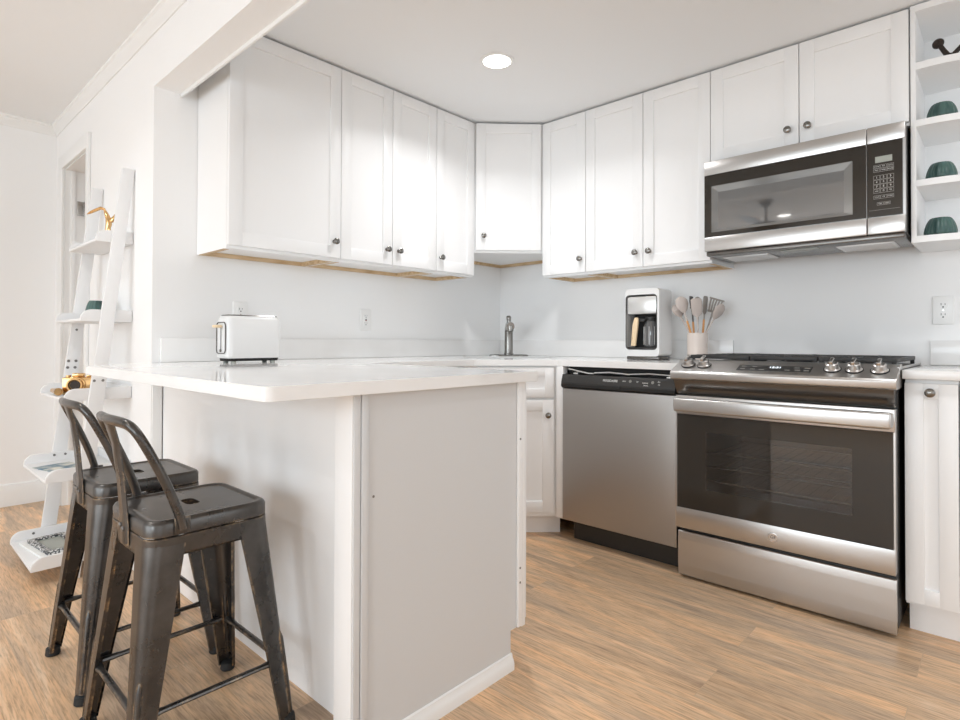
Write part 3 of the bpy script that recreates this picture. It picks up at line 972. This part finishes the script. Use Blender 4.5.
# ------------------------------------------------------------------ counter appliances
# toaster
t = thing('toaster', 'white two-slot toaster with a wooden lever on the peninsula end', 'toaster', (.266, -1.945, CT), R90, local=True)
# local x runs along the wall (+y in the room), local -y faces the room
tw, td, th = .121, .057, .200
rows = []
for z, k in ((.020, .004), (.026, 0), (.158, 0), (.180, .002), (.192, .007), (.198, .016)):
    rows.append([(x, y, z) for x, y in rrect(-tw + k, tw - k, -td + k, td - k, .028 - k * .5, 6)])
body = obj('body', MB().rings(rows), 'white', t)
obj('top_trim', MB().rings([[(x, y, .1965) for x, y in rrect(-tw + .012, tw - .012, -td + .012, td - .012, .02)], [(x, y, .2005) for x, y in rrect(-tw + .014, tw - .014, -td + .014, td - .014, .02)]]), 'gunmetal', t)
for y in (-.023, .023):
    obj('slot', MB().box(-.085, .085, y - .012, y + .012, .198, .2012, .001), 'blackm', t)
obj('base', MB().rings([[(x, y, .008) for x, y in rrect(-tw + .010, tw - .010, -td + .010, td - .010, .02)], [(x, y, .0205) for x, y in rrect(-tw + .008, tw - .008, -td + .008, td - .008, .02)]]), 'blackm', t)
for x in (-.085, .085):
    for y in (-.036, .036):
        obj('foot', MB().cyl((x, y, .0003), (x, y, .009), .010), 'lcd', t)
m_ = MB()
fr2 = [(y, z) for y, z in rrect(-.042, .042, .040, .168, .016)]
m_.tube([(-tw - .0005, y, z) for y, z in fr2] + [(-tw - .0005, *fr2[0])], .0022, 6)
obj('panel_outline', m_, 'steel_dark', t)
obj('lever_slot', MB().box(-tw - .0012, -tw + .002, -.0025, .0025, .058, .150), 'blackm', t)
obj('lever', MB().box(-tw - .030, -tw - .002, -.019, .019, .146, .158, .005, 3), 'pale_handle', t)
obj('dial', MB().lathe([(.006, 0), (.006, .004), (0, .005)], (-tw - .0005, 0, .052), (-1, 0, 0), 16), 'gunmetal', t)

# coffee maker
CX0, CX1, CY0, CY1 = 1.142, 1.335, -.300, -.150
t = thing('coffee_maker', 'white coffee maker standing on the counter under the double wall cabinet', 'coffee maker', (1.24, -.19, CT))
ow = [(x, z) for x, z in rrect(CX0 + .008, CX1 - .022, .970, 1.250, .018)]
# front plate is a frame round the opening
m_ = MB()
hw = rrect(CX0 + .006, CX1 - .014, .966, 1.250, .018)
m_.holed(rrect(CX0, CX1, CT + .018, 1.284, .022), [hw[::-1]], .19, -CY0)       # built flat, thickness .19->.30
m_.xf(Matrix.Rotation(PI / 2, 4, 'X'))
obj('housing', m_, 'white', t)
obj('back', MB().rings([[(x, y, z) for x, z in rrect(CX0, CX1, CT + .018, 1.284, .022)] for y in (-.19, CY1)]), 'white', t)
obj('base', MB().box(CX0 + .006, CX1 - .006, CY0 + .006, CY1 - .006, CT + .0005, CT + .0178, .004), 'steel_dark', t)
obj('brew_head', MB().box(CX0 + .008, CX1 - .016, CY0 + .002, -.192, 1.150, 1.245, .008), 'foil', t)
obj('bay_back', MB().box(CX0 + .008, CX1 - .016, -.205, -.1905, .968, 1.15), 'blackm', t)
obj('bay_floor', MB().box(CX0 + .008, CX1 - .016, CY0 + .004, -.2055, .9672, .976, .001), 'black', t)
obj('bay_frame', MB().tube([(x, CY0 - .0005, z) for x, z in hw] + [(hw[0][0], CY0 - .0005, hw[0][1])], .0025, 6), 'black', t)
t = thing('coffee_carafe', 'glass carafe with a pale wooden handle inside the coffee maker', 'carafe', (1.266, -.248, .9762))
obj('jug', MB().lathe([(.030, .9765), (.036, .982), (.038, 1.04), (.036, 1.09), (.028, 1.115)], (1.266, -.248, 0)), 'carafe', t)
obj('lid', MB().lathe([(.029, 1.1152), (.031, 1.12), (.030, 1.135), (.01, 1.139), (0, 1.139)], (1.266, -.248, 0)), 'black', t)
m_ = MB()
for a in range(0, 360, 40):
    x, y = 1.266 + .0385 * math.cos(math.radians(a)), -.248 + .0385 * math.sin(math.radians(a))
    m_.tube([(x, y, .99), (x, y, 1.085)], .0012, 6)
obj('glass_ribs', m_, 'foil', t)
m_ = MB().prism([(1.174, .982), (1.200, .982), (1.218, 1.125), (1.212, 1.134), (1.194, 1.132), (1.186, 1.10)], -.300, -.284, 'y', .004)
obj('handle', m_, 'pale_handle', t)
obj('handle_bracket', MB().box(1.204, 1.250, -.292, -.270, 1.112, 1.126, .003), 'black', t)

# utensil crock
KX, KY = 1.482, -.175
o = obj('utensil_crock', MB().lathe([(.044, CT + .0005), (.0495, CT + .004), (.0505, 1.045), (.051, 1.051), (.0482, 1.051), (.0475, .93), (0, .925)], (KX, KY, 0), n=40), 'crock', at=(KX, KY, CT))
tag(o, 'cream ceramic crock holding the cooking utensils beside the range', 'crock')


def utensil(name, label, base, tip, kind, head_m, wood_from, spin=0.0):
    """base/tip relative to the crock's centre; handle goes down inside it"""
    b, e = Vector((KX + base[0] * .86, KY + base[1] * .86, .935)), Vector((KX + tip[0], KY + tip[1], tip[2]))
    t_ = thing(name, label, 'utensil', tuple(b), 0, 'cooking utensils in the crock')
    ax = (e - b).normalized()
    ln = (e - b).length
    hl = {'spoon': .085, 'spatula': .095, 'slotted': .085, 'whisk': .11, 'fork': .08, 'ladle': .07}[kind]
    neck = b + ax * (ln - hl)
    mid = b + ax * min(wood_from, ln - hl - .005)
    obj('handle', MB().tube([b, b + (mid - b) * .5, mid], [.0048, .0056, .0050], 10), 'handle' if wood_from > 0.1 else head_m, t_)
    # head in a plane whose width direction is mostly across the view
    wdir = Vector((math.cos(spin), math.sin(spin), 0))
    wdir = (wdir - ax * wdir.dot(ax)).normalized()
    nd = ax.cross(wdir).normalized()
    m_ = MB().tube([mid - ax * .002, neck + ax * .01], .0045, 8)
    if kind == 'whisk':
        for k in range(6):
            a = PI * k / 6
            dv = wdir * math.cos(a) + nd * math.sin(a)
            pts = [neck + ax * (hl * .5 * (1 - math.cos(q))) * 1.0 + dv * .026 * math.sin(q) for q in (PI * j / 10 for j in range(11))]
            pts2 = [neck + ax * (hl * .5 * (1 - math.cos(q))) - dv * .026 * math.sin(q) for q in (PI * j / 10 for j in range(11))]
            m_.tube(pts, .0014, 6).tube(pts2, .0014, 6)
    else:
        prof = {'spoon': [(0, .006), (.15, .019), (.45, .031), (.75, .031), (.93, .020), (1, .006)],
                'ladle': [(0, .006), (.2, .026), (.5, .036), (.8, .032), (1, .012)],
                'spatula': [(0, .006), (.15, .024), (.5, .028), (.92, .028), (1, .020)],
                'slotted': [(0, .006), (.2, .030), (.6, .036), (.97, .038), (1, .036)],
                'fork': [(0, .006), (.3, .022), (.6, .024), (1, .022)]}[kind]
        if kind in ('slotted', 'fork'):
            # fingers with gaps
            n = 5 if kind == 'slotted' else 4
            w1 = prof[-2][1] if kind == 'slotted' else .024
            for k in range(n):
                c_ = -w1 + (2 * w1) * (k + .5) / n
                p0 = neck + ax * (hl * .22) + wdir * c_ * .7
                p1 = neck + ax * hl + wdir * c_
                m_.tube([p0, (p0 + p1) / 2 + nd * .003, p1], .0042, 8)
            m_.tube([neck + ax * hl * .24 - wdir * w1 * .72, neck + ax * hl * .24 + wdir * w1 * .72], .006, 8)
            m_.tube([neck, neck + ax * hl * .26], .006, 8)
            if kind == 'slotted':
                m_.tube([neck + ax * hl - wdir * w1, neck + ax * hl + wdir * w1], .0045, 8)
        else:
            bow = {'spoon': .010, 'ladle': .022, 'spatula': .002}[kind]
            rows = []
            for q, wv in prof:
                c_ = neck + ax * (hl * q) + nd * (-bow * math.sin(PI * q))
                ring = []
                for j in range(16):
                    a = 2 * PI * j / 16
                    ring.append(c_ + wdir * wv * math.cos(a) + nd * (.003 * math.sin(a) + bow * .6 * (math.cos(a) ** 2) * math.sin(PI * q)))
                rows.append(ring)
            m_.rings(rows)
    obj('head', m_, head_m, t_)
    return t_


SPV = math.radians(43)
utensil('cooking_ladle', 'pale taupe ladle leaning out towards the coffee maker', (.030, -.010), (-.112, -.022, 1.196), 'ladle', 'silicone2', .02, SPV + .2)
utensil('cooking_spoon', 'pale pink-grey round spoon with an orange-brown wooden handle, nearest the coffee maker', (.012, -.024), (-.068, -.060, 1.236), 'spoon', 'silicone2', .185, SPV)
utensil('serving_fork', 'dark slender fork between the pale round spoon and the pale spatula', (-.024, .027), (-.044, .028, 1.242), 'fork', 'silicone3', .175, SPV + .9)
utensil('cooking_spoon', 'dark narrow spoon standing behind the pale spatula', (-.010, .036), (-.022, .056, 1.240), 'spoon', 'silicone', .12, SPV + .5)
utensil('spatula', 'pale grey spatula at the front of the crock', (.026, -.030), (.012, -.048, 1.225), 'spatula', 'silicone2', .02, SPV)
utensil('spatula', 'dark grey narrow spatula with an orange-brown wooden handle', (.016, .014), (.038, .010, 1.238), 'spatula', 'silicone', .185, SPV + .8)
utensil('slotted_turner', 'wide grey slotted turner leaning over the range', (-.006, .025), (.083, .042, 1.220), 'slotted', 'silicone', .10, SPV)
utensil('cooking_spoon', 'long pale spoon leaning furthest over the range', (-.030, .003), (.126, -.006, 1.192), 'spoon', 'silicone2', .02, SPV + .3)

# ------------------------------------------------------------------ ornaments on the end shelves


def ribbed_pot(label, x, y, z, r=.047, h=.058, group='teal ribbed pots'):
    n = 72
    rows = []
    for q, k in ((0, .93), (.06, .98), (.22, 1.0), (.45, .95), (.68, .86), (.86, .75), (.96, .66), (1.0, .60)):
        row = []
        for i in range(n):
            a = 2 * PI * i / n
            rr = r * k * (1 + .03 * math.cos(18 * a))
            row.append((x + rr * math.cos(a), y + rr * math.sin(a), z + .0004 + h * q))
        rows.append(row)
    # open mouth
    rows.append([(x + r * .54 * math.cos(2 * PI * i / n), y + r * .54 * math.sin(2 * PI * i / n), z + h * .99) for i in range(n)])
    rows.append([(x + r * .50 * math.cos(2 * PI * i / n), y + r * .50 * math.sin(2 * PI * i / n), z + h * .80) for i in range(n)])
    o_ = obj('ribbed_pot', MB().rings(rows), 'teal', at=(x, y, z), angle=60)
    return tag(o_, label, 'pot', group)


ribbed_pot('teal ribbed pot on the upper middle open shelf under the bronze ornament', 2.466, -.281, 1.859, .046, .056)
ribbed_pot('teal ribbed pot on the lower middle open shelf', 2.463, -.281, 1.628, .047, .060)
ribbed_pot('teal ribbed pot on the bottom open shelf next to the microwave', 2.459, -.279, 1.413, .050, .066)

bx, by, bz = 2.468, -.285, 2.0815
m_ = MB()
m_.tube([(bx - .008, by, bz + .060), (bx + .004, by, bz + .036), (bx + .016, by, bz + .013), (bx + .026, by, bz + .0102)], [.008, .0085, .010, .009], 12)
m_.tube([(bx + .022, by, bz + .0102), (bx + .034, by, bz + .0112), (bx + .060, by + .004, bz + .040), (bx + .078, by + .006, bz + .060)], [.009, .009, .008, .007], 12)
m_.tube([(bx + .024, by + .004, bz + .010), (bx + .02, by + .05, bz + .0075)], [.009, .0058], 12)
dv = Vector((-.25, -.95, .05)).normalized()
c_ = Vector((bx - .012, by + .004, bz + .068))
m_.lathe([(.008, -.010), (.017, -.006), (.0195, 0), (.018, .005), (.010, .008), (.006, .006), (0, .006)], c_, dv, 24)
m_.lathe([(.006, 0), (.012, .004), (.012, .010), (0, .013)], (bx + .078, by + .006, bz + .056), (.4, 0, .9), 16)
m_.lathe([(.011, 0), (.0115, .006), (.006, .009)], (bx + .012, by, bz + .0005), (0, 0, 1), 16)
o = obj('ornament', m_, 'bronze', at=(bx, by, bz))
tag(o, 'dark bronze branching ornament with a round knob on the upper open shelf', 'ornament')

# ------------------------------------------------------------------ recessed lights, some added as fill


def downlight(label, x, y, z, power):
    t_ = thing('ceiling_light', label, 'light', (x, y, z), 0, 'round recessed ceiling lights', local=True)
    obj('trim_ring', MB().lathe([(.064, 0), (.064, -.006), (.075, -.007), (.080, -.003), (.080, -.0003)], n=40), 'trim', t_)
    obj('lens', MB().lathe([(.0635, -.0006), (.0635, -.0045), (0, -.0050)], n=36), 'lamp', t_)
    ld = bpy.data.lights.new('lamp', 'AREA')
    ld.shape = 'DISK'
    ld.size = .125
    ld.spread = math.radians(140)
    ld.energy = power
    ld.color = (.97, .98, 1.0)
    lo = bpy.data.objects.new('lamp', ld)
    COL.objects.link(lo)
    lo.parent = t_
    lo.location = (0, 0, -.010)
    return t_


downlight('lit round recessed light in the kitchen ceiling above the floor space', .907, -1.077, KC, 5.4)
downlight('round fill light added in the kitchen ceiling beyond the frame', 2.75, -1.20, KC, 3)  # unseen lamp, added to even out the kitchen light
downlight('round recessed light in the living room ceiling behind the fan', .885, -4.42, LC, 5)
downlight('round fill light added in the living room ceiling before the ladder shelf', .15, -3.25, LC, 4.2)  # added out of view to brighten the floor and peninsula counter
downlight('round fill light added in the hall ceiling behind the doorway', -1.25, -1.35, LC, 6)  # no such lamp known; added to brighten the hall

# ceiling fan of the living room, seen only in the microwave's glass
t = thing('ceiling_fan', 'dark ceiling fan with a short rod in the living room, seen reflected in the microwave', 'ceiling fan', (.93, -3.65, LC), local=True)
obj('canopy', MB().lathe([(.065, 0), (.06, -.02), (.03, -.05), (.013, -.06)]), 'bronze', t)
obj('rod', MB().cyl((0, 0, -.05), (0, 0, -.20), .012), 'bronze', t)
obj('motor', MB().lathe([(.02, -.19), (.10, -.21), (.115, -.24), (.115, -.28), (.08, -.30), (0, -.30)]), 'bronze', t)
obj('light_bowl', MB().lathe([(.08, -.3005), (.095, -.32), (.07, -.36), (0, -.375)]), 'white', t)
for k in range(5):
    a = 2 * PI * k / 5 + .3
    m_ = MB().rings([[(.10, -.03, -.262), (.10, .03, -.254), (.10, .03, -.250), (.10, -.03, -.258)], [(.22, -.055, -.264), (.22, .055, -.252), (.22, .055, -.247), (.22, -.055, -.259)],
                     [(.60, -.062, -.264), (.60, .062, -.252), (.60, .062, -.247), (.60, -.062, -.259)], [(.64, -.04, -.262), (.64, .04, -.254), (.64, .04, -.250), (.64, -.04, -.258)]])
    obj('blade', m_.xf(Matrix.Rotation(a, 4, 'Z')), 'bronze', t)

# ------------------------------------------------------------------ ladder shelf
XLR, XRR = -.735, -.253          # inner faces of the two rails
t = thing('ladder_shelf', 'white five-tier ladder shelf leaning on the partition wall', 'shelf', (-.49, -2.37, 0))
rail = [(-2.496, 0.0), (-2.436, 0.0), (-2.2445, 1.773), (-2.294, 1.773)]
for xa, xb in ((XLR - .018, XLR), (XRR, XRR + .018)):
    obj('rail', MB().prism(rail, xa, xb, 'x', .002), 'ladder', t)
trays = []
for z, yf in ((1.437, -2.388), (1.086, -2.440), (.745, -2.495), (.412, -2.555), (.062, -2.600)):
    yk = -2.2448 if z > .2 else -2.2585
    m_ = MB().box(XLR + .0005, XRR - .0005, yf, yk, z, z + .012, .002)
    for xa in (XLR + .0005, XRR - .0165):
        lip = [(yf, z), (yk, z), (yk, z + .052)] + [(yf + .042 - .042 * math.sin(a), z + .010 + .042 * math.cos(a)) for a in (PI / 2 * i / 8 for i in range(9))]
        m_.prism(lip, xa, xa + .016, 'x', .001)
    m_.box(XLR + .0165, XRR - .0165, yk - .0122, yk, z + .012, z + .052, .001)
    tr_ = obj('tray', m_, 'ladder', t)
    trays.append(tr_)
    yr = -2.466 + (z + .035) * .108                # middle of the rail at this height
    for xa, dys, h in {1.086: ((XLR, (0,), -.030),), .745: ((XRR + .018, (-.016, .016), .085),), .412: ((XLR + .0165, (-.022, .022), .040), (XRR + .018, (0,), .034)), .062: ((XLR + .0165, (-.06,), .034),)}.get(z, ()):
        for dy in dys:
            yq = -2.466 + (z + h) * .108 + dy
            obj('screw', MB().cyl((xa - .001, yq, z + h), (xa + .0016, yq, z + h), .0055, n=14), 'screw', tr_)
for dz_ in (.118, .150):
    yr = -2.466 + (.752 + dz_) * .108
    for dy in (-.015, .015):
        obj('screw', MB().cyl((XLR - .001, yr + dy, .752 + dz_), (XLR + .0016, yr + dy, .752 + dz_), .0065, n=14), 'screw', t)

# gold bird ornament on the top tray
t_z = 1.4492
gx, gy = -.40, -2.312
m_ = MB()
P0 = Vector((gx, gy, t_z + .0005))
def bv3(u, z, k=0.0):                                     # u across the view, k towards it
    u, z = u - .010, z + .014
    return P0 + Vector((.733 * u + .68 * k, .68 * u - .733 * k, z))


m_.lathe([(.016, 0), (.016, .003), (.005, .008), (.004, .02)], P0 + Vector((.004, .004, 0)), (0, 0, 1), 20)
m_.tube([bv3(.014, -.010), bv3(.012, .040), bv3(.020, .075), bv3(.018, .100), bv3(.006, .128), bv3(-.002, .146)], [.004, .009, .013, .012, .008, .004], 12)
m_.tube([bv3(.0, .145), bv3(-.018, .150), bv3(-.043, .140), bv3(-.065, .130), bv3(-.082, .122)], [.005, .0075, .007, .006, .0015], 10)
m_.tube([bv3(.018, .085), bv3(.034, .092), bv3(.046, .108), bv3(.053, .128)], [.008, .010, .008, .0015], 10)
m_.tube([bv3(.014, .055), bv3(.006, .034), bv3(-.004, .014)], [.009, .008, .002], 10)
m_.tube([bv3(.018, .060), bv3(.027, .040), bv3(.032, .020)], [.008, .006, .002], 10)
o = obj('bird_figurine', m_, 'gold', at=P0)
tag(o, 'gold bird-like figurine with spread wings on the top ladder shelf tray', 'figurine')
ribbed_pot('teal ribbed pot on the second ladder shelf tray, partly behind the rail', -.455, -2.335, 1.0983, .045, .088)

# gold camera on the third tray
cz = .7573
cxx, cyy = -.455, -2.400
t = thing('model_camera', 'gold toy camera on the third ladder shelf tray', 'ornament', (cxx, cyy, cz), math.radians(62), local=True)
SC = Matrix.Scale(1.28, 4)
obj('body', MB().box(-.046, .046, -.017, .017, .0005, .062, .004).xf(SC), 'gold', t)
m_ = MB().box(-.018, .018, -.013, .013, .062, .076, .003).box(.024, .040, -.009, .009, .062, .069, .002).cyl((-.032, 0, .062), (-.032, 0, .069), .008)
obj('top_housing', m_.xf(SC), 'gold', t)
m_ = MB().lathe([(.026, .016), (.026, .026), (.022, .027), (.022, .040), (.024, .041), (.024, .050), (.019, .050), (.016, .042), (.008, .040), (0, .040)], (0, 0, .036), (0, -1, 0), 32)
obj('lens', m_.xf(SC), 'gold', t)
obj('lens_glass', MB().lathe([(.0155, .0425), (.010, .0412), (.0, .0408)], (0, 0, .036), (0, -1, 0), 24).xf(SC), 'bronze', t)
# gold spyglass lying at the tray's front
p0, p1 = Vector((-.55, -2.480, .7602)), Vector((-.44, -2.478, .7602))
ax = (p1 - p0)
ln = ax.length
ax.normalize()
m_ = MB().lathe([(.008, 0), (.010, .002), (.010, ln * .3), (.012, ln * .31), (.0125, ln * .6), (.015, ln * .62), (.016, ln * .96), (.017, ln), (.013, ln), (.012, ln - .006), (0, ln - .006)], p0 + Vector((0, 0, .0147)), ax, 24)
o = obj('spyglass', m_, 'gold', at=p0)
tag(o, 'small gold spyglass lying at the front of the third ladder shelf tray', 'ornament')

# brochure on the fourth tray
m_ = MB().box(-.105, .105, -.075, .075, 0, .003, .0005).xf(Matrix.Translation((-.51, -2.445, .4245)) @ Matrix.Rotation(.25, 4, 'Z'))
o = obj('brochure', m_, 'brochure', at=(-.51, -2.445, .4245))
tag(o, 'blue-grey printed brochure lying on the fourth ladder shelf tray', 'brochure')
# boxed frame and booklet on the lowest tray
Mbk = Matrix.Translation((-.50, -2.475, .0745)) @ Matrix.Rotation(.12, 4, 'Z')
o = obj('booklet', MB().box(-.16, .15, -.085, .085, 0, .008, .001).xf(Mbk), 'paper', at=Mbk.translation)
tag(o, 'white booklet lying flat on the lowest ladder shelf tray', 'book')
Mfr = Mbk @ Matrix.Translation((.0, .005, .0083))
t = thing('picture_frame', 'black and white patterned frame lying on the white booklet', 'picture frame', tuple(Mfr.translation))
m_ = MB()
for a0, a1, b0, b1 in ((-.13, .13, -.07, -.048), (-.13, .13, .048, .07), (-.13, -.108, -.048, .048), (.108, .13, -.048, .048)):
    m_.box(a0, a1, b0, b1, 0, .016, .002)
obj('frame', m_.xf(Mfr), 'pattern', t)
obj('picture', MB().box(-.108, .108, -.048, .048, .001, .006).xf(Mfr), 'lcd', t)

# ------------------------------------------------------------------ bar stools
SZ = .585
SHX, SHY = .149, .146


def make_stool(label, loc, rz):
    t_ = thing('bar_stool', label, 'stool', loc, rz, 'rubbed dark metal bar stools', local=True)
    # seat pan with a pressed rim and a hand slot
    rows = []
    for z, k, r in ((SZ - .038, .001, .040), (SZ - .036, -.001, .040), (SZ - .010, -.001, .040), (SZ - .003, .002, .040), (SZ, .007, .038), (SZ, .014, .034), (SZ - .003, .019, .030), (SZ - .0035, .024, .028)):
        rows.append([(x, y, z) for x, y in rrect(-SHX + k, SHX - k, -SHY + k, SHY - k, r, 6)])
    sm = MB().rings(rows, cap0=False, cap1=False)
    sl_ = rrect(-.032, .032, -.017, .017, .0165, 6)
    inner = [(p[0], p[1]) for p in rows[-1]]
    sm.holed(inner, [sl_[::-1]], SZ - .0065, SZ - .0035)
    obj('seat', sm, 'stool', t_, angle=40)
    # apron under the rim
    rows = []
    for z, k in ((SZ - .0385, .0005), (SZ - .041, -.0015), (SZ - .078, -.002), (SZ - .086, -.001)):
        rows.append([(x, y, z) for x, y in rrect(-SHX + k, SHX - k, -SHY + k, SHY - k, .040, 6)])
    ap = obj('apron', MB().rings(rows, cap0=False, cap1=False), 'stool', t_)
    ap.modifiers.new('sheet', 'SOLIDIFY').thickness = .003
    # legs: folded sheet, wide at the top, narrow at the foot
    zt, zb = SZ - .050, .014
    for sx in (-1, 1):
        for sy in (-1, 1):
            rows = []
            for q in (0, .12, .35, .65, 1.0):
                z = zt + (zb - zt) * q
                cx_ = (SHX + .001) + (.193 - SHX) * q
                cy_ = (SHY + .001) + (.193 - SHY) * q
                ln_ = .084 + (.036 - .084) * min(1, q * 1.05)
                r_ = .040 + (.016 - .040) * q
                ring = [(-ln_, -.010), (-ln_, 0)] + [(-r_ + r_ * math.sin(a), -r_ + r_ * math.cos(a)) for a in (PI / 2 * i / 8 for i in range(9))] + [(0, -ln_), (-.010, -ln_)]
                th_ = .0035
                inn = [(-.010, -ln_ + .0001), (-th_, -ln_ + th_)] + [(-r_ + (r_ - th_) * math.cos(a), -r_ + (r_ - th_) * math.sin(a)) for a in (PI / 2 * i / 8 for i in range(9))] + [(-ln_ + th_, -th_), (-ln_ + .0001, -.010)]
                rows.append([(sx * (cx_ + u), sy * (cy_ + v_), z) for u, v_ in ring + inn])
            lm = MB().rings(rows)
            # pressed rib low on the outer corner
            a_, b_ = [], []
            for q in (.56, .60, .80, .97):
                z = zt + (zb - zt) * q
                cx_ = (SHX + .001) + (.193 - SHX) * q
                cy_ = (SHY + .001) + (.193 - SHY) * q
                r_ = .040 + (.016 - .040) * q
                kk = r_ * .293
                a_.append((sx * (cx_ - kk - .001), sy * (cy_ - kk - .001), z))
            lm.tube(a_, [.002, .0075, .0075, .006], 10)
            lg = obj('leg', lm, 'stool', t_)
            f_ = MB().lathe([(.019, .0005), (.021, .004), (.019, .022), (.012, .026)], (sx * .181, sy * .181, 0), (0, 0, 1), 18)
            obj('rubber_foot', f_, 'rubber', lg)
    # stretchers
    zs = .165
    q = (zt - zs) / (zt - zb)
    e = SHX + (.193 - SHX) * q - .012
    for a_, b_ in (((-e, -e), (e, -e)), ((e, -e), (e, e)), ((e, e), (-e, e)), ((-e, e), (-e, -e))):
        A_, B_ = Vector((*a_, zs)), Vector((*b_, zs))
        D_ = B_ - A_
        m_ = MB().tube([A_ + D_ * .04, A_ + D_ * .12, A_ + D_ * .16, A_ + D_ * .84, A_ + D_ * .88, A_ + D_ * .96], [.0105, .0105, .0085, .0085, .0105, .0105], 10, ry=.75, up=(0, 0, 1))
        obj('stretcher', m_, 'stool', t_)
    # low back: hoop, splat and bolts
    hoop = [(.156, -.074, SZ - .022), (.156, -.080, SZ + .006), (.152, -.094, SZ + .050), (.146, -.120, SZ + .115), (.142, -.146, SZ + .170), (.137, -.160, SZ + .198), (.126, -.170, SZ + .217),
            (.106, -.177, SZ + .227), (.066, -.184, SZ + .230), (0, -.189, SZ + .230)]
    hoop = hoop + [(-x, y, z) for x, y, z in hoop[-2::-1]]
    P_ = [Vector(h) for h in hoop]
    # smooth it once
    Q_ = []
    for a_, b_ in zip(P_, P_[1:]):
        Q_ += [a_, (a_ + b_) / 2]
    Q_.append(P_[-1])
    P_ = [Q_[0]] + [(Q_[i - 1] + Q_[i] * 2 + Q_[i + 1]) / 4 for i in range(1, len(Q_) - 1)] + [Q_[-1]]
    obj('back_hoop', MB().tube(P_, .0105, 14, ry=.0140, up=(1, 0, 0)), 'stool', t_)
    for sx in (-1, 1):
        m_ = MB().box(sx * .1535 - .004, sx * .1535 + .004, -.092, -.056, SZ - .034, SZ + .004, .0025)
        br_ = obj('bracket', m_, 'stool', t_)
        obj('bolt', MB().lathe([(.0065, 0), (.0065, .003), (.003, .005), (0, .005)], (sx * .1575, -.074, SZ - .018), (sx, 0, 0), 14), 'screw', br_)
    rows = []
    for z, y, w_ in ((SZ - .075, -.1495, .026), (SZ - .03, -.1500, .026), (SZ + .01, -.153, .0235), (SZ + .09, -.160, .0225), (SZ + .17, -.171, .025), (SZ + .212, -.183, .030), (SZ + .228, -.188, .040)):
        rows.append([(-w_, y, z), (-w_ * .6, y - .007, z), (w_ * .6, y - .007, z), (w_, y, z), (w_ * .9, y + .003, z), (w_ * .5, y - .003, z), (-w_ * .5, y - .003, z), (-w_ * .9, y + .003, z)])
    spl = obj('splat', MB().rings(rows), 'stool', t_)
    for x in (-.010, .010):
        obj('bolt', MB().lathe([(.006, 0), (.006, .003), (.003, .005), (0, .005)], (x, -.1565, SZ - .030 - (.006 if x > 0 else 0)), (0, -1, 0), 14), 'screw', spl)
    return t_


st = make_stool('rubbed dark metal bar stool nearest the peninsula end, overlapping its twin', (1.070, -2.480, 0), 0.0)
dup(st, (.585, -2.465, 0), 0.0, 'rubbed dark metal bar stool farther along the peninsula, beside the ladder shelf')
